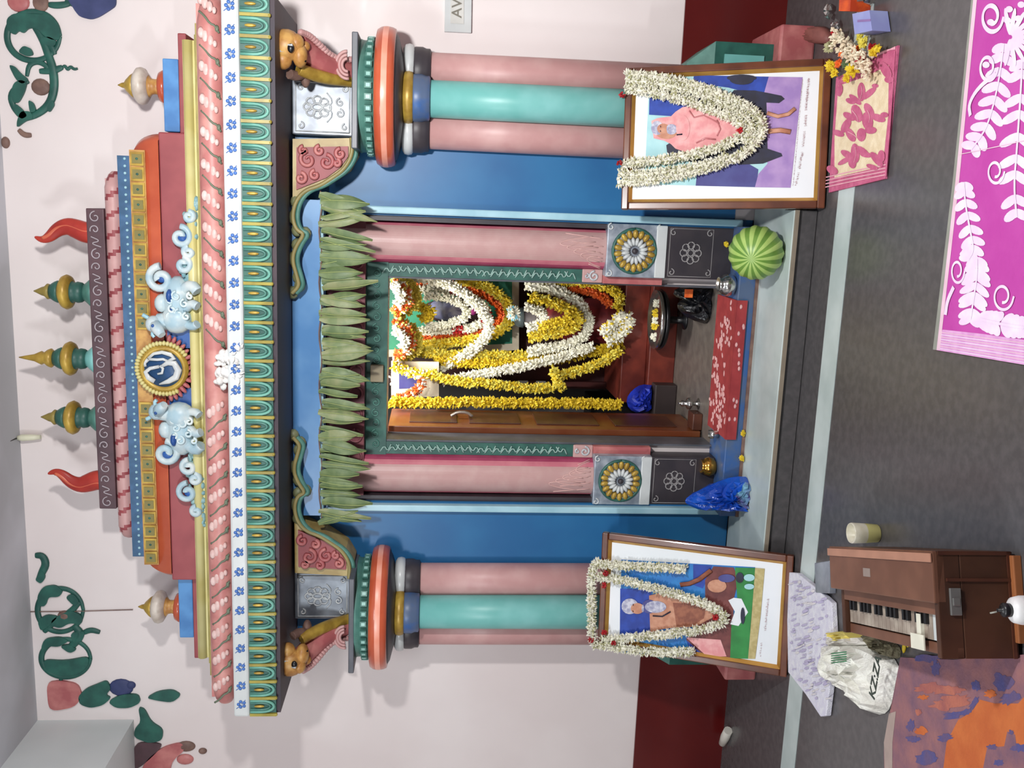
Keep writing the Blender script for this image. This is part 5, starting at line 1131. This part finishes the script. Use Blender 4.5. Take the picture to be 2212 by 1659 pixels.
sgar('thick pale yellow garland hanging left of the portrait', [(900, 758), (960, 768), (1020, 766), (1100, 770), (1180, 768), (1220, 762)], .026, [YELP, YEL], (0, 0, 1), Y=5.16)
sgar('golden yellow garland hanging just left of the pale one', [(940, 778), (1000, 784), (1080, 786), (1160, 782), (1240, 770), (1300, 756), (1345, 742)], .022, [YEL], Y=5.12)
sgar('long white strand slanting down from the small photo to the idol', [(960, 822), (1020, 812), (1100, 798), (1180, 780), (1250, 760), (1280, 746)], .018, [JAS], Y=5.06)
sgar('yellow strand running from the small photo to the yellow knot', [(935, 806), (955, 818), (1000, 826), (1050, 828), (1100, 834), (1150, 840), (1190, 838)], .017, [YELP, YEL], (0, 1), Y=5.0)
sgar('yellow garland curving from the knot up to the white centrepiece', [(1195, 815), (1230, 806), (1270, 796), (1310, 778), (1340, 755)], .02, [YELP, YEL], (0, 1), Y=5.0)
sgar('bunched yellow garland knot left of the idol', [(1190, 800), (1205, 808), (1200, 822), (1212, 834), (1222, 828), (1205, 840), (1198, 826)], .02, [YELP, YEL], (0, 0, 1), Y=4.97)
sgar('long straight bright yellow garland hanging nearest the brown door', [(842, 868), (900, 870), (1000, 868), (1100, 870), (1200, 870), (1280, 872), (1342, 875)], .019, [YEL], Y=4.75)
sgar('orange and white garland over the small photo', [(850, 862), (880, 856), (905, 840), (912, 828), (905, 820)], .014, [ORF, JAS], (0, 0, 1), Y=4.96)
sgar('yellow and white garland draped across the top of the small photo', [(848, 790), (868, 796), (890, 806), (910, 810), (940, 808)], .022, [YEL, JAS], (0, 0, 1), Y=5.0)
sgar('white outer garland around the idol', [(1135, 615), (1180, 620), (1230, 640), (1265, 668), (1275, 700), (1262, 728), (1230, 745), (1180, 752), (1140, 760)], .025, [JAS], Y=5.1)
sgar('yellow outermost garland at the right of the idol', [(1150, 606), (1220, 606), (1290, 612), (1330, 628), (1342, 650), (1330, 668)], .022, [YEL, YELP], (0, 0, 1), Y=5.12)
sgar('orange garland inside the outermost yellow one', [(1225, 620), (1270, 626), (1305, 642), (1318, 660)], .016, [ORF], Y=5.14)
sgar('thick yellow garland on the right shoulder of the idol', [(1145, 642), (1180, 650), (1215, 662), (1245, 680), (1255, 700)], .03, [YEL, YELP], (0, 0, 1), Y=5.06)
sgar('thick yellow garland on the left shoulder of the idol', [(1142, 728), (1180, 722), (1215, 714), (1245, 704), (1250, 694)], .028, [YEL, YELP], (0, 0, 1), Y=5.06)
sgar('second yellow strand at the left of the idol, ending in a dark tassel', [(1165, 704), (1200, 698), (1235, 690)], .02, [YEL], Y=5.02)
sgar('small white necklace strand high on the idol', [(1135, 664), (1160, 668), (1180, 682), (1172, 698), (1140, 708)], .014, [JAS], Y=5.04)
sgar('white and yellow flower centrepiece below the idol', [(1300, 722), (1318, 706), (1335, 690), (1352, 680), (1362, 698), (1350, 712), (1330, 730), (1310, 738)], .034, [JAS, YEL], (0, 0, 0, 1), Y=4.98)
t = thing('small_photo', 'small white framed photo left of the portrait, half hidden by garlands', 'picture', at(945, 830, 5.05))
m = sheet5('', '', '', [(845, 780), (948, 782), (948, 856), (845, 862)], 5.05, .02, 0); m.build('frame', mat('cream_frame', (226, 214, 190), .5), t)
m = sheet5('', '', '', [(862, 800), (915, 802), (915, 838), (862, 840)], 5.046, .004, 0); m.build('print', PSLATE, t)
# tray, stand and small things on the sanctum floor
q = on(1412, 690, 5.0, .19); zt_ = at(1412, 690, 4.9).z
t = thing('offering_tray', 'round steel tray of flowers on a black stand below the idol', 'tray', (q.x, 4.9, .19))
tz = at(1425, 690, 4.9).z; cx_ = at(1412, 690, 4.9).x
m = MB(); m.lathe([(.05, .19), (.05, .2), (.02, .21), (.02, tz - .03), (.15, tz - .02), (.165, tz), (.16, tz)], cx_, 4.9, 32); m.build('stand', BLK, t)
m = MB(); m.lathe([(.12, tz), (.155, tz + .006), (.16, tz + .03), (.156, tz + .03), (.15, tz + .01)], cx_, 4.9, 36); tr_ = m.build('dish', STEEL, t)
for (dx_, mm) in ((-.03, YEL), (.04, YEL), (0, JAS), (.09, JAS), (-.09, JAS)):
    m = MB(); c = Vector((cx_ + dx_, 4.86, tz + .03))
    for i in range(34): m.bud(c, Vector((U(-1, 1), U(-1, 1), U(-.2, 1))), .028, .009)
    m.build('flower', mm, t)
def blob(name, lab, cat, O, Y, mm, dp=.06, z0=.191, noise=.012):
    P = [at(x, y, Y) for x, y in O]; P = smooth(P + [P[0]], 1)[:-1]; n = len(P); c = sum(P, Vector()) / n; m = MB()
    for e in (-1, 1):
        for j in range(5):
            u = j / 5
            for i, p in enumerate(P):
                q = p.lerp(c, u); m.v.append(Vector((q.x, Y + e * dp * math.sqrt(1 - (1 - u) ** 2) + noise * math.sin(i * 2.1 + j * 2.2) * (u > 0), max(z0, q.z))))
        m.v.append(Vector((c.x, Y + e * dp, c.z)))
    N1 = 5 * n + 1
    for sd in (0, 1):
        for j in range(4):
            for i in range(n):
                i2 = (i + 1) % n; b = sd * N1; q = [b + j * n + i, b + j * n + i2, b + (j + 1) * n + i2, b + (j + 1) * n + i]; m.face(q if sd else q[::-1], 0)
        for i in range(n): m.face([sd * N1 + 4 * n + i, sd * N1 + 4 * n + (i + 1) % n, sd * N1 + 5 * n], 0)
    o = tag(m.build(name, mm), lab, cat); recentre(o, (c.x, Y, z0)); return o
blob('blue_cloth', 'crumpled bright blue cloth in the sanctum beside the altar cabinet', 'cloth', [(1408, 832), (1409, 860), (1407, 890), (1380, 894), (1358, 884), (1352, 862), (1366, 842), (1385, 830)], 5.05, mat('royal_blue_cloth', (28, 56, 190), .5, rgb2=(18, 38, 150), scale=20), .07, at(1407, 860, 5.05).z)
zb = at(1407, 860, 5.05).z
m = MB(); x0, x1 = at(1408, 900, 5.05).x, at(1408, 826, 5.05).x; m.box(x0, x1, 4.97, 5.13, .191, zb); o = tag(m.build('low_stool', mat('dark_stool', (60, 50, 50), .5), bevel=.006), 'dark low stool carrying the crumpled blue cloth', 'stool'); recentre(o, ((x0 + x1) / 2, 5.05, .191))
blob('black_bag', 'black plastic bag slumped inside the doorway at right', 'bag', [(1545, 612), (1545, 650), (1546, 690), (1530, 702), (1490, 690), (1465, 670), (1462, 655), (1480, 646), (1454, 640), (1458, 622), (1490, 622), (1520, 614)], 4.5, mat('black_plastic_bag', (26, 28, 34), .3, rgb2=(14, 16, 20), scale=10, bump=.4), .08)
m = MB(); c = at(1488, 634, 4.41)
m.box(c.x - .02, c.x + .02, c.y, c.y + .004, c.z - .02, c.z + .02); o = tag(m.build('orange_label', ORF), 'small orange tag on the black plastic bag', 'tag'); recentre(o, c)
bx_ = on(1520, 905, 4.55, .191); z_ = at(1495, 905, 4.5).z
m = MB(); m.box(at(1500, 925, 4.5).x, at(1500, 890, 4.5).x, 4.45, 4.55, .191, max(z_, .24)); o = tag(m.build('wooden_block', WOODD, bevel=.004), 'small dark wooden block by the open brown door', 'block'); recentre(o, (bx_.x, 4.5, .191))
pot('steel_lamp', 'small bright steel oil lamp on the sanctum floor', (1508, 872), .191, [(.03, 0), (.012, .01), (.012, .03), (.034, .045), (.03, .06), (.012, .07), (.018, .09), (.004, .105)], STEEL, .95, 'oil lamp')
m = MB(); c = on(1468, 912, 4.72, .2)
for k in range(24): m.bud(c, Vector((U(-1, 1), U(-1, 1), U(-.2, 1))), .02, .007)
o = tag(m.build('yellow_flower', YEL), 'yellow flower on the sanctum floor beside the brown door', 'flower', 'loose yellow flowers'); recentre(o, (c.x, c.y, .19))
m = MB(); x0, x1 = at(1260, 918, 5.9).x, at(1260, 850, 5.9).x; m.box(x0, x1, 5.75, 6.0, .19, at(1275, 880, 5.75).z); o = tag(m.build('dark_box', BLK, bevel=.005), 'black box standing at the back wall of the sanctum', 'box'); recentre(o, ((x0 + x1) / 2, 5.85, .19))
